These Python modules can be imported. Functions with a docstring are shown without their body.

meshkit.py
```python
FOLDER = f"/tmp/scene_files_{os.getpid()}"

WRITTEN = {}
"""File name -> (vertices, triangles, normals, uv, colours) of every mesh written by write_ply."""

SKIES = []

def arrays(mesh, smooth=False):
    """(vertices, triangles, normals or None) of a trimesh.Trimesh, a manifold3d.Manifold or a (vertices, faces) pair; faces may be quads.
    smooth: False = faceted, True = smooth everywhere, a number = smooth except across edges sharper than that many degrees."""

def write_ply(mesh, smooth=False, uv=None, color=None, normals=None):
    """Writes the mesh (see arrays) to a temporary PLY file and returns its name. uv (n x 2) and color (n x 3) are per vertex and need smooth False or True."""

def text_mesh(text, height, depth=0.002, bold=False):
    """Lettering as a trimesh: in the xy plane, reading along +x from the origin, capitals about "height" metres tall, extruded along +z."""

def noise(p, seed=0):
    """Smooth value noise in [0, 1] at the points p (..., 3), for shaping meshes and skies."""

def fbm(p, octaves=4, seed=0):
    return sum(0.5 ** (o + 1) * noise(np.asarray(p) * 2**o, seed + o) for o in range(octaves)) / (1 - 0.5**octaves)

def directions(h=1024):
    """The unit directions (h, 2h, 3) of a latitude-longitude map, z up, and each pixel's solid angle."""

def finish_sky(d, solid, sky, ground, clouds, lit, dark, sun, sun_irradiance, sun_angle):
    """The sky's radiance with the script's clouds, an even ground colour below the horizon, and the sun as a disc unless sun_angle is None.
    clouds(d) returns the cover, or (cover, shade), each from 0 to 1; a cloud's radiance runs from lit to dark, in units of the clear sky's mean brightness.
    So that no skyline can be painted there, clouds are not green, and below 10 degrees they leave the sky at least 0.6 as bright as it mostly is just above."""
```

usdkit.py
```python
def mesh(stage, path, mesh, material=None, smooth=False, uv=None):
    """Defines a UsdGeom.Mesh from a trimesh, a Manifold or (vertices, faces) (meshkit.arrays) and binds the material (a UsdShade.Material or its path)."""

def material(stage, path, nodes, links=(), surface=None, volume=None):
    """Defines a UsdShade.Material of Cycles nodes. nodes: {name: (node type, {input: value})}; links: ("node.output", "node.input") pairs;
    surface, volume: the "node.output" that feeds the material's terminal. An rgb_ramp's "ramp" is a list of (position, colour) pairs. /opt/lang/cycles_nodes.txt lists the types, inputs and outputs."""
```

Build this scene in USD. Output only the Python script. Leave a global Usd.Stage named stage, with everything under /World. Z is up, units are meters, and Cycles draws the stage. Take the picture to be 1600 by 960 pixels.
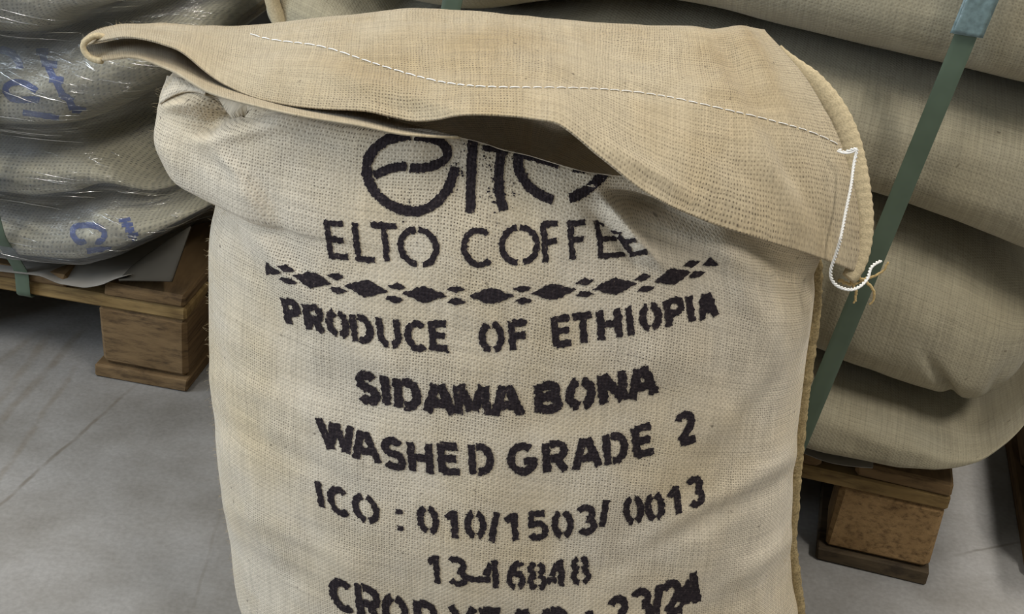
import math, random
import numpy as np
import trimesh, usdkit, meshkit
from scipy.interpolate import LinearNDInterpolator, CubicSpline, PchipInterpolator
from scipy.ndimage import gaussian_filter
from shapely.geometry import LineString, Polygon, box as sbox, Point
from shapely.ops import unary_union
from shapely import affinity, segmentize
from pxr import Usd, UsdGeom, UsdLux, UsdShade, Gf, Sdf, Vt

stage = Usd.Stage.CreateInMemory()
UsdGeom.SetStageUpAxis(stage, UsdGeom.Tokens.z)
UsdGeom.SetStageMetersPerUnit(stage, 1.0)
UsdGeom.Xform.Define(stage, '/World')
RNG = np.random.default_rng(7)
PI = math.pi

# ------------------------------------------------------------------ camera
PITCH, ROLL, FPX, CAMH = 27.5, 6.5, 2060.0, 1.10
EXPOSURE = 0.27
_p, _t = math.radians(PITCH), math.radians(ROLL)
cF = np.array([0, math.cos(_p), -math.sin(_p)])
_u = np.array([0, math.sin(_p), math.cos(_p)])
cR = math.cos(_t) * np.array([1.0, 0, 0]) + math.sin(_t) * _u
cU = -math.sin(_t) * np.array([1.0, 0, 0]) + math.cos(_t) * _u
cC = np.array([0, 0, CAMH])
cam = UsdGeom.Camera.Define(stage, '/World/camera')
cam.CreateHorizontalApertureAttr(36.0)
cam.CreateVerticalApertureAttr(21.6)
cam.CreateFocalLengthAttr(36.0 * FPX / 1600)
cam.CreateClippingRangeAttr(Gf.Vec2f(0.05, 100))
cam.CreateExposureAttr(EXPOSURE)
m4 = Gf.Matrix4d(*cR, 0, *cU, 0, *(-cF), 0, *cC, 1)
cam.AddTransformOp().Set(m4)

def ray(p):
    p = np.asarray(p, float)
    return FPX * cF + (p[..., 0:1] - 800) * cR - (p[..., 1:2] - 480) * cU
def at_y(p, Y):
    """point seen at photo position p that stands at the distance Y"""
    d = ray(p); return cC + d * (np.asarray(Y, float) / d[..., 1])[..., None]
def at_z(p, Z):
    d = ray(p); return cC + d * ((np.asarray(Z, float) - CAMH) / d[..., 2])[..., None]
def proj(P):
    q = np.asarray(P, float) - cC
    w = q @ cF
    return np.stack([800 + FPX * (q @ cR) / w, 480 - FPX * (q @ cU) / w], -1)

# ------------------------------------------------------------------ lights
def rect_light(path, pos, rot, w, h, power, col):
    l = UsdLux.RectLight.Define(stage, path)
    l.CreateWidthAttr(w); l.CreateHeightAttr(h); l.CreateIntensityAttr(power); l.CreateColorAttr(Gf.Vec3f(*col))
    l.AddTranslateOp().Set(Gf.Vec3d(*pos)); l.AddRotateXYZOp().Set(Gf.Vec3f(*rot))
    return l
WARM, COOL = (1.0, 0.965, 0.90), (0.76, 0.87, 1.0)
for k, (lx, ly) in enumerate([(-1.7, -0.6), (1.9, -0.5), (-1.6, 1.8), (2.0, 2.4)]):
    rect_light('/World/Lights/ceiling_lamp_%03d' % k, (lx, ly, 4.15), (0, 0, 0), 0.35, 1.5, 24.0 if lx < 0 else 50.0, WARM)
# tall loading door on the left behind the camera, overcast daylight
rect_light('/World/Lights/daylight_door', (-4.8, -0.6, 1.9), (0, -90, 0), 2.6, 2.8, 7.5, COOL)
dome = UsdLux.DomeLight.Define(stage, '/World/Lights/sky')
dome.CreateIntensityAttr(0.25); dome.CreateColorAttr(Gf.Vec3f(0.9, 0.95, 1.0))

# ------------------------------------------------------------------ scene helpers
_used = {}
def numbered(parent, name):
    k = (parent, name); n = _used.get(k, 0); _used[k] = n + 1
    return name if n == 0 else '%s_%03d' % (name, n)
def tag(prim, label=None, cat=None, group=None, kind=None):
    for k, v in (('label', label), ('category', cat), ('group', group), ('kind', kind)):
        if v: prim.SetCustomDataByKey(k, v)
    return prim
def thing(name, label, cat, loc=(0, 0, 0), group=None):
    path = '/World/' + numbered('/World', name)
    x = UsdGeom.Xform.Define(stage, path)
    x.AddTranslateOp().Set(Gf.Vec3d(*map(float, loc)))
    tag(x.GetPrim(), label, cat, group)
    return x.GetPrim(), np.asarray(loc, float)
def obj(name, mesh, mat, parent=None, smooth=True, uv=None, label=None, cat=None, kind=None, group=None):
    """parent: None or (prim, origin): vertices are given in world space and stored relative to the thing's base"""
    pp, org = parent if parent is not None else (stage.GetPrimAtPath('/World'), np.zeros(3))
    path = '%s/%s' % (pp.GetPath(), numbered(str(pp.GetPath()), name))
    if isinstance(mesh, trimesh.Trimesh): v, f = np.array(mesh.vertices), np.array(mesh.faces)
    else: v, f = np.asarray(mesh[0], float), np.asarray(mesh[1], int)
    g = usdkit.mesh(stage, path, (v - org, f), mat, smooth=smooth, uv=uv)
    g.CreateDoubleSidedAttr(True)
    tag(g.GetPrim(), label, cat, group, kind)
    return g.GetPrim(), org

# ------------------------------------------------------------------ materials
def lin(r, g, b):
    return tuple(((c / 255) / 12.92 if c / 255 <= .04045 else ((c / 255 + .055) / 1.055) ** 2.4) for c in (r, g, b))
def L(n): return '/World/Looks/' + n

def cloth(name, col, yellow, dark, cell=0.0033, hole=0.75, bump=0.6, stain=0.5, seed=0.0, lo=0.55, hi=0.95):
    """plain-woven jute: dark pores between the threads, slubby threads, yellowish patches, specks"""
    N = {
     'uv': ('uvmap', {'attribute': 'st'}),
     'mp': ('mapping', {'scale': (1 / cell, 1 / cell, 1), 'location': (seed, seed * 1.7, 0)}),
     'wn': ('noise_texture', {'scale': 0.23, 'detail': 2.0}),
     'ws': ('vector_math', {'math_type': 'subtract', 'vector2': (.5, .5, .5)}),
     'wm': ('vector_math', {'math_type': 'scale', 'scale': 1.1}),
     'wa': ('vector_math', {'math_type': 'add'}),
     'sp': ('separate_xyz', {}),
     'px': ('math', {'math_type': 'multiply', 'value2': PI}), 'py': ('math', {'math_type': 'multiply', 'value2': PI}),
     'sx': ('math', {'math_type': 'sine'}), 'sy': ('math', {'math_type': 'sine'}),
     'sxy': ('math', {'math_type': 'multiply'}),
     'h': ('math', {'math_type': 'absolute'}),
     'pn': ('noise_texture', {'scale': 0.9, 'detail': 1.0}),
     'pf': ('map_range', {'from_min': .25, 'from_max': .65, 'to_min': 0.15, 'to_max': 1.0, 'clamp': True}),
     'pl': ('noise_texture', {'scale': 0.035, 'detail': 2.0}),
     'plf': ('map_range', {'from_min': .35, 'from_max': .65, 'to_min': 0.35, 'to_max': 1.0, 'clamp': True}),
     'hm': ('map_range', {'from_min': lo, 'from_max': hi, 'to_min': 0, 'to_max': 1, 'clamp': True}),
     'h2': ('math', {'math_type': 'multiply'}), 'h2b': ('math', {'math_type': 'multiply'}),
     'h3': ('math', {'math_type': 'multiply', 'value2': hole}),
     # slubs along both thread directions
     'm1': ('mapping', {'scale': (1.0, .035, 1)}), 'n1': ('noise_texture', {'scale': 1.0, 'detail': 2.0}),
     'm2': ('mapping', {'scale': (.035, 1.0, 1)}), 'n2': ('noise_texture', {'scale': 1.0, 'detail': 2.0}),
     'na': ('math', {'math_type': 'add'}),
     'nr': ('map_range', {'from_min': .65, 'from_max': 1.35, 'to_min': .80, 'to_max': 1.16, 'clamp': True}),
     'st': ('noise_texture', {'scale': 0.012, 'detail': 4.0, 'roughness': .6}),
     'sr': ('map_range', {'from_min': .42, 'from_max': .68, 'to_min': 0, 'to_max': stain, 'clamp': True}),
     'c1': ('mix', {'color1': col, 'color2': yellow}),
     'c2': ('mix', {'mix_type': 'multiply', 'fac': 1.0}),
     'cc': ('combine_color', {}),
     'sk': ('noise_texture', {'scale': 0.33, 'detail': 1.0}),
     'skr': ('map_range', {'from_min': .735, 'from_max': .80, 'to_min': 0, 'to_max': .6, 'clamp': True}),
     'c3': ('mix', {'color2': dark}), 'c4': ('mix', {'color2': dark}),
     'ht': ('math', {'math_type': 'multiply_add', 'value2': -1.0, 'value3': 1.0}),
     'hs': ('math', {'math_type': 'multiply_add', 'value2': .35}),
     'hn': ('math', {'math_type': 'multiply_add', 'value2': .5}),
     'bp': ('bump', {'strength': bump, 'distance': 0.0011}),
     'p': ('principled_bsdf', {'roughness': .92, 'specular_ior_level': .12, 'sheen_weight': .12, 'sheen_roughness': .6}),
    }
    K = [('uv.UV', 'mp.vector'), ('mp.vector', 'wn.vector'), ('wn.color', 'ws.vector1'), ('ws.vector', 'wm.vector1'), ('mp.vector', 'wa.vector1'), ('wm.vector', 'wa.vector2'),
     ('wa.vector', 'sp.vector'), ('sp.x', 'px.value1'), ('sp.y', 'py.value1'), ('px.value', 'sx.value1'), ('py.value', 'sy.value1'),
     ('sx.value', 'sxy.value1'), ('sy.value', 'sxy.value2'), ('sxy.value', 'h.value1'), ('h.value', 'hm.value'),
     ('mp.vector', 'pn.vector'), ('pn.fac', 'pf.value'), ('mp.vector', 'pl.vector'), ('pl.fac', 'plf.value'),
     ('hm.result', 'h2.value1'), ('pf.result', 'h2.value2'), ('h2.value', 'h2b.value1'), ('plf.result', 'h2b.value2'), ('h2b.value', 'h3.value1'),
     ('wa.vector', 'm1.vector'), ('wa.vector', 'm2.vector'), ('m1.vector', 'n1.vector'), ('m2.vector', 'n2.vector'), ('n1.fac', 'na.value1'), ('n2.fac', 'na.value2'), ('na.value', 'nr.value'),
     ('mp.vector', 'st.vector'), ('st.fac', 'sr.value'), ('sr.result', 'c1.fac'), ('c1.color', 'c2.color1'),
     ('nr.result', 'cc.r'), ('nr.result', 'cc.g'), ('nr.result', 'cc.b'), ('cc.color', 'c2.color2'),
     ('mp.vector', 'sk.vector'), ('sk.fac', 'skr.value'), ('skr.result', 'c3.fac'), ('c2.color', 'c3.color1'), ('c3.color', 'c4.color1'), ('h3.value', 'c4.fac'),
     ('h3.value', 'ht.value1'), ('sxy.value', 'hs.value1'), ('ht.value', 'hs.value3'), ('na.value', 'hn.value1'), ('hs.value', 'hn.value3'), ('hn.value', 'bp.height'), ('bp.normal', 'p.normal'),
     ('c4.color', 'p.base_color')]
    return usdkit.material(stage, L(name), N, K, surface='p.BSDF')

JUTE_DARK = lin(74, 60, 44)
M = {}
M['jute'] = cloth('jute', lin(208, 196, 176), lin(202, 183, 148), lin(58, 47, 36), .0029, .98, .45, .8)
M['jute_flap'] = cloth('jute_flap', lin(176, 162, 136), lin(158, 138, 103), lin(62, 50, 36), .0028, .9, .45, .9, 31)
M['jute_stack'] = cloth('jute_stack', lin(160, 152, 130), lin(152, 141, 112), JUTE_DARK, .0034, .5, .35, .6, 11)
M['jute_open'] = cloth('jute_open', lin(204, 197, 174), lin(192, 180, 145), lin(52, 48, 38), .0062, .95, .8, .5, 5, .45, .9)

def simple(name, col, rough=.8, spec=.3, var=.12, scale=60.0, bump=0.0, metallic=0.0):
    N = {'g': ('texture_coordinate', {}), 'n': ('noise_texture', {'scale': scale, 'detail': 4.0}),
         'r': ('rgb_ramp', {'ramp': [(.25, tuple(c * (1 - var) for c in col)), (.75, tuple(min(1, c * (1 + var)) for c in col))]}),
         'b': ('bump', {'strength': bump, 'distance': .001}),
         'p': ('principled_bsdf', {'roughness': rough, 'specular_ior_level': spec, 'metallic': metallic})}
    K = [('g.object', 'n.vector'), ('n.fac', 'r.fac'), ('r.color', 'p.base_color'), ('n.fac', 'b.height')]
    if bump: K.append(('b.normal', 'p.normal'))
    return usdkit.material(stage, L(name), N, K, surface='p.BSDF')
M['seam'] = simple('seam_jute', lin(156, 138, 102), .9, .1, .45, 420, .6)
M['hem'] = simple('hem_jute', lin(188, 172, 140), .9, .1, .22, 500, .6)
M['white_thread'] = simple('white_thread', lin(232, 230, 226), .6, .2, .08, 900, .3)
M['tan_cord'] = simple('tan_cord', lin(196, 170, 120), .8, .2, .2, 700, .5)
M['strap'] = simple('strap_green', lin(82, 96, 80), .45, .4, .12, 30, .15)
M['seal'] = simple('strap_seal', lin(104, 122, 122), .4, .5, .25, 160, .6)
M['paper'] = simple('paper_sheet', lin(140, 135, 127), .8, .2, .08, 30)
M['card'] = simple('cardboard', lin(64, 60, 53), .9, .1, .1, 30)
M['black_film'] = simple('black_film', lin(22, 22, 24), .35, .4, .2, 40, .5)
M['wall'] = simple('warehouse_wall', lin(150, 150, 146), .9, .1, .06, 3)
M['ceiling'] = simple('warehouse_ceiling', lin(205, 205, 200), .9, .1, .05, 3)
M['blue'] = simple('blue_ink', lin(26, 62, 148), .9, .1, .35, 260)

def wood(name, col, dark, scale=(26, 5, 110)):
    N = {'g': ('texture_coordinate', {}), 'm': ('mapping', {'scale': scale}), 'n': ('noise_texture', {'scale': 1.0, 'detail': 5.0, 'roughness': .65, 'distortion': .25}),
         'r': ('rgb_ramp', {'ramp': [(.3, dark), (.5, col), (.75, tuple(c * 1.25 for c in col))]}),
         'n2': ('noise_texture', {'scale': 9.0, 'detail': 3.0}), 'r2': ('rgb_ramp', {'ramp': [(.4, (1, 1, 1)), (.7, (.62, .58, .52))]}),
         'mx': ('mix', {'mix_type': 'multiply', 'fac': 1.0}), 'oi': ('geometry', {}),
         'b': ('bump', {'strength': .4, 'distance': .002}), 'p': ('principled_bsdf', {'roughness': .85, 'specular_ior_level': .2})}
    K = [('g.object', 'm.vector'), ('m.vector', 'n.vector'), ('n.fac', 'r.fac'), ('g.object', 'n2.vector'), ('n2.fac', 'r2.fac'), ('r.color', 'mx.color1'), ('r2.color', 'mx.color2'),
         ('mx.color', 'p.base_color'), ('n.fac', 'b.height'), ('b.normal', 'p.normal')]
    return usdkit.material(stage, L(name), N, K, surface='p.BSDF')
M['wood_brown'] = wood('wood_brown', lin(116, 94, 66), lin(76, 60, 43))
M['wood_yellow'] = wood('wood_yellow', lin(138, 115, 76), lin(98, 79, 52), (8, 70, 70))
M['wood_chip'] = wood('wood_chip', lin(144, 116, 80), lin(98, 76, 52), (110, 110, 160))
M['wood_dark'] = wood('wood_dark', lin(84, 72, 56), lin(56, 48, 39), (20, 60, 60))

# floor: power-floated concrete, mottled, with thin brown wheel and drag marks that lie in the slab
def floor_material():
    N = {'g': ('geometry', {}), 'n': ('noise_texture', {'scale': 5.0, 'detail': 6.0, 'roughness': .62}),
         'r': ('rgb_ramp', {'ramp': [(.30, lin(126, 122, 116)), (.5, lin(146, 143, 139)), (.72, lin(164, 162, 160))]}),
         'nf': ('noise_texture', {'scale': 160.0, 'detail': 3.0}), 'rf': ('rgb_ramp', {'ramp': [(.3, (.86, .86, .86)), (.7, (1, 1, 1))]}),
         'm': ('mix', {'mix_type': 'multiply', 'fac': 1.0}),
         'b': ('bump', {'strength': .12, 'distance': .002}), 'p': ('principled_bsdf', {'roughness': .62, 'specular_ior_level': .3})}
    K = [('g.position', 'n.vector'), ('n.fac', 'r.fac'), ('g.position', 'nf.vector'), ('nf.fac', 'rf.fac'), ('r.color', 'm.color1'), ('rf.color', 'm.color2'), ('nf.fac', 'b.height'), ('b.normal', 'p.normal')]
    last = 'm.color'
    # (photo end points of a mark on the floor, half width in metres, strength, colour)
    marks = [((206, 607), (0, 790), .004, .55, (96, 84, 66)), ((118, 575), (0, 745), .007, .32, (112, 98, 76)), ((60, 520), (-20, 580), .009, .3, (112, 98, 76)),
             ((130, 515), (0, 660), .009, .42, (106, 92, 70)), ((80, 520), (0, 625), .009, .3, (112, 98, 76)), ((345, 800), (300, 960), .003, .28, (108, 100, 88)), ((1500, 866), (1540, 858), .003, .6, (96, 90, 82))]
    for i, (a, b, w, s, c) in enumerate(marks):
        A, B = at_z(np.array(a, float), 0.0), at_z(np.array(b, float), 0.0)
        d = (B - A)[:2]; ln = np.linalg.norm(d); d = d / ln; nrm = np.array([-d[1], d[0]]); o = A[:2]
        q = 'k%d' % i
        N.update({q + 'd': ('vector_math', {'math_type': 'dot_product', 'vector2': (nrm[0], nrm[1], 0)}),
                  q + 't': ('vector_math', {'math_type': 'dot_product', 'vector2': (d[0], d[1], 0)}),
                  q + 'w': ('noise_texture', {'scale': 14.0, 'detail': 3.0}), q + 'wo': ('math', {'math_type': 'multiply_add', 'value2': .012, 'value3': -.006 - float(nrm @ o)}),
                  q + 's': ('math', {'math_type': 'add'}), q + 'a': ('math', {'math_type': 'absolute'}),
                  q + 'm': ('map_range', {'from_min': w * .3, 'from_max': w, 'to_min': s, 'to_max': 0, 'clamp': True}),
                  q + 'e': ('map_range', {'from_min': float(d @ o) - .02, 'from_max': float(d @ o) + .03, 'to_min': 0, 'to_max': 1, 'clamp': True}),
                  q + 'f': ('map_range', {'from_min': float(d @ o) + ln, 'from_max': float(d @ o) + ln + .15, 'to_min': 1, 'to_max': 0, 'clamp': True}),
                  q + 'x': ('math', {'math_type': 'multiply'}), q + 'y': ('math', {'math_type': 'multiply'}),
                  q + 'n': ('noise_texture', {'scale': 30.0, 'detail': 3.0}), q + 'nr': ('map_range', {'from_min': .3, 'from_max': .6, 'to_min': .2, 'to_max': 1, 'clamp': True}), q + 'z': ('math', {'math_type': 'multiply'}),
                  q + 'c': ('mix', {'color2': lin(*c)})})
        K += [('g.position', q + 'd.vector1'), ('g.position', q + 't.vector1'), ('g.position', q + 'w.vector'), (q + 'w.fac', q + 'wo.value1'), (q + 'd.value', q + 's.value1'), (q + 'wo.value', q + 's.value2'),
              (q + 's.value', q + 'a.value1'), (q + 'a.value', q + 'm.value'), (q + 't.value', q + 'e.value'), (q + 't.value', q + 'f.value'), (q + 'm.result', q + 'x.value1'), (q + 'e.result', q + 'x.value2'),
              (q + 'x.value', q + 'y.value1'), (q + 'f.result', q + 'y.value2'), ('g.position', q + 'n.vector'), (q + 'n.fac', q + 'nr.value'), (q + 'y.value', q + 'z.value1'), (q + 'nr.result', q + 'z.value2'),
              (q + 'z.value', q + 'c.fac'), (last, q + 'c.color1')]
        last = q + 'c.color'
    K.append((last, 'p.base_color'))
    return usdkit.material(stage, L('concrete'), N, K, surface='p.BSDF')
M['concrete'] = floor_material()

M['ink'] = usdkit.material(stage, L('black_ink'), {
    'g': ('geometry', {}), 'n': ('noise_texture', {'scale': 330.0, 'detail': 2.0}), 'r': ('rgb_ramp', {'ramp': [(.30, lin(33, 28, 32)), (.60, lin(50, 43, 46)), (.70, lin(66, 58, 58)), (.80, lin(130, 118, 104))]}),
    'uv': ('uvmap', {'attribute': 'st'}), 'mp': ('mapping', {'scale': (1 / .0033, 1 / .0033, 1)}), 'sp': ('separate_xyz', {}),
    'px': ('math', {'math_type': 'multiply', 'value2': PI}), 'py': ('math', {'math_type': 'multiply', 'value2': PI}), 'sx': ('math', {'math_type': 'sine'}), 'sy': ('math', {'math_type': 'sine'}), 'm': ('math', {'math_type': 'multiply'}), 'ma': ('math', {'math_type': 'absolute'}),
    'b': ('bump', {'strength': .35, 'distance': .001}), 'p': ('principled_bsdf', {'roughness': .9, 'specular_ior_level': .15})},
    [('g.position', 'n.vector'), ('n.fac', 'r.fac'), ('r.color', 'p.base_color'), ('uv.UV', 'mp.vector'), ('mp.vector', 'sp.vector'), ('sp.x', 'px.value1'), ('sp.y', 'py.value1'), ('px.value', 'sx.value1'), ('py.value', 'sy.value1'),
     ('sx.value', 'm.value1'), ('sy.value', 'm.value2'), ('m.value', 'ma.value1'), ('ma.value', 'b.height'), ('b.normal', 'p.normal')], surface='p.BSDF')

M['film'] = usdkit.material(stage, L('stretch_film'), {
    'uv': ('uvmap', {'attribute': 'st'}), 'm': ('mapping', {'scale': (9, 170, 1), 'rotation': (0, 0, .12)}), 'n': ('noise_texture', {'scale': 1.0, 'detail': 4.0, 'roughness': .6, 'distortion': .4}),
    'b': ('bump', {'strength': 1.0, 'distance': .010}), 'f': ('fresnel', {'IOR': 1.55}), 't': ('transparent_bsdf', {'color': (.93, .94, .94)}), 'g': ('glossy_bsdf', {'roughness': .11, 'color': (1, 1, 1)}),
    'd': ('diffuse_bsdf', {'color': (.68, .70, .72)}), 'x': ('mix_closure', {}), 'y': ('mix_closure', {'fac': .11})},
    [('uv.UV', 'm.vector'), ('m.vector', 'n.vector'), ('n.fac', 'b.height'), ('b.normal', 'g.normal'), ('f.fac', 'x.fac'), ('t.BSDF', 'x.closure1'), ('g.BSDF', 'x.closure2'), ('x.closure', 'y.closure1'), ('d.BSDF', 'y.closure2')], surface='y.closure')

M['film_fold'] = usdkit.material(stage, L('film_fold'), {'t': ('transparent_bsdf', {'color': (.95, .96, .96)}), 'g': ('glossy_bsdf', {'roughness': .16, 'color': (1, 1, 1)}), 'x': ('mix_closure', {'fac': .55})},
    [('t.BSDF', 'x.closure1'), ('g.BSDF', 'x.closure2')], surface='x.closure')

# ------------------------------------------------------------------ mesh helpers
def grid_faces(nu, nv, wrap=False):
    """faces of a grid of nv rows by nu columns, row-major"""
    c = nu if wrap else nu - 1
    j, i = np.meshgrid(np.arange(nv - 1), np.arange(c), indexing='ij')
    a = j * nu + i; b = j * nu + (i + 1) % nu
    return np.stack([a, b, b + nu, a + nu], -1).reshape(-1, 4)
def tri(f): f = np.asarray(f); return np.vstack([f[:, [0, 1, 2]], f[:, [0, 2, 3]]]) if f.shape[1] == 4 else f
def vnormals(v, f):
    f = tri(f); n = np.zeros_like(v); c = np.cross(v[f[:, 1]] - v[f[:, 0]], v[f[:, 2]] - v[f[:, 0]])
    for k in range(3): np.add.at(n, f[:, k], c)
    return n / np.maximum(np.linalg.norm(n, axis=1, keepdims=True), 1e-12)
def sheet(P, th, uv=None):
    """a closed thick sheet from a grid of points P (nv, nu, 3)"""
    nv, nu = P.shape[:2]; v = P.reshape(-1, 3); f = grid_faces(nu, nv); n = vnormals(v, f)
    a, b = v + n * th / 2, v - n * th / 2; m = len(v)
    ring = np.concatenate([np.arange(nu), np.arange(1, nv) * nu + nu - 1, (nv - 1) * nu + np.arange(nu - 2, -1, -1), np.arange(nv - 2, 0, -1) * nu])
    r2 = np.roll(ring, -1)
    side = np.stack([ring, ring + m, r2 + m, r2], -1)
    F = np.vstack([f, f[:, ::-1] + m, side])
    V = np.vstack([a, b])
    return V, F, (np.vstack([uv, uv]) if uv is not None else None)
def tube(path, r, k=8, flat=1.0, up=None, twist=0.0, caps=True):
    P = np.asarray(path, float); n = len(P); r = np.broadcast_to(np.asarray(r, float), (n,))
    T = np.gradient(P, axis=0); T /= np.linalg.norm(T, axis=1, keepdims=True)
    u = np.array([0, -1, .3]) if up is None else np.asarray(up, float)
    A = np.cross(T, u); A /= np.maximum(np.linalg.norm(A, axis=1, keepdims=True), 1e-9); B = np.cross(T, A)
    th = np.arange(k) / k * 2 * PI
    V = P[:, None] + r[:, None, None] * (np.cos(th)[None, :, None] * A[:, None] + flat * np.sin(th)[None, :, None] * B[:, None])
    V = V.reshape(-1, 3); F = tri(grid_faces(k, n, True)[:, ::-1])
    if caps:
        V = np.vstack([V, P[0], P[-1]]); c0, c1 = n * k, n * k + 1
        i = np.arange(k); j = (i + 1) % k
        F = np.vstack([F, np.stack([np.full(k, c0), i, j], -1), np.stack([np.full(k, c1), (n - 1) * k + j, (n - 1) * k + i], -1)])
    return V, F
def join(parts):
    V, F, o = [], [], 0
    for v, f in parts:
        V.append(v); F.append(tri(f) + o); o += len(v)
    return np.vstack(V), np.vstack(F)
def spline(pts, n):
    pts = np.asarray(pts, float); d = np.r_[0, np.cumsum(np.linalg.norm(np.diff(pts, axis=0), axis=1))]
    return CubicSpline(d, pts)(np.linspace(0, d[-1], n))
def smoothline(pts, x):
    pts = np.asarray(pts, float); pts = pts[np.argsort(pts[:, 0])]
    return PchipInterpolator(pts[:, 0], pts[:, 1], extrapolate=False)(np.clip(x, pts[0, 0], pts[-1, 0]))
def fbm3(P, sc, seed=0, oct=3):
    out, a = 0, 1.0
    for o in range(oct):
        out = out + a * (meshkit.noise(np.asarray(P) * sc * 2 ** o, seed + o) - .5); a *= .5
    return out

# ------------------------------------------------------------------ the setting
def slab(name, lo, hi, mat):
    b = trimesh.creation.box(bounds=[lo, hi])
    return obj(name, b, mat, smooth=False, kind='structure')
slab('floor', (-5, -4, -.1), (5, 6, 0), M['concrete'])
slab('wall_back', (-5, 6, 0), (5, 6.1, 4.3), M['wall'])
slab('wall_right', (5, -4, 0), (5.1, 6, 4.3), M['wall'])
slab('wall_left', (-5.1, -4, 0), (-5, 6, 4.3), M['wall'])
slab('wall_front', (-5, -4.1, 0), (5, -4, 4.3), M['wall'])
slab('ceiling', (-5, -4, 4.3), (5, 6, 4.4), M['ceiling'])

# ------------------------------------------------------------------ the big sack
SACK = thing('coffee_sack', 'upright jute coffee sack with black stencilled lettering and folded-over sewn mouth', 'sack', (0, 1.26, 0))
YC = 1.26
NU, NV = 560, 330
left_px = [(262, 105), (247, 140), (238, 170), (236, 200), (240, 230), (245, 245), (253, 266), (272, 280), (316, 290), (331, 305), (331, 350), (328, 400), (328, 470), (330, 560), (337, 650), (348, 750), (362, 850), (377, 960), (384, 1010)]
right_px = [(1296, 330), (1284, 380), (1274, 410), (1274, 450), (1268, 500), (1260, 560), (1252, 620), (1245, 680), (1241, 730), (1238, 780), (1235, 840), (1240, 890), (1247, 960), (1250, 1010)]
LP = at_y(np.array(left_px, float), np.r_[np.full(10, YC - .048), np.full(len(left_px) - 10, YC - .02)]); RP = at_y(np.array(right_px, float), np.full(len(right_px), YC - .02))
inner_px = [(318, 100), (322, 170), (326, 230), (330, 290)] + left_px[-9:]
LPI = at_y(np.array(inner_px, float), np.full(len(inner_px), YC - .02))
def side(P, z, base):
    P = P[np.argsort(P[:, 2])]; P = P[P[:, 2] > .06]; zz = np.r_[0.0, .04, P[:, 2]]; xx = np.r_[base * .93, base * .985, P[:, 0]]
    xx[:2] = P[0, 0] * np.array([.90, .975])
    return PchipInterpolator(zz, xx)(np.clip(z, 0, P[-1, 2]))
rim_px = np.array([(236, 118), (320, 134), (400, 158), (480, 183), (560, 200), (640, 206), (700, 209), (760, 221), (860, 246), (940, 266), (980, 268), (1060, 285), (1160, 310), (1290, 350)], float)
rim_Y = np.array([1.22, 1.18, 1.14, 1.11, 1.095, 1.09, 1.085, 1.085, 1.085, 1.088, 1.092, 1.11, 1.15, 1.22])
RIM = at_y(rim_px, rim_Y)
def ztop(x): return smoothline(RIM[:, [0, 2]], x)
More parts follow.
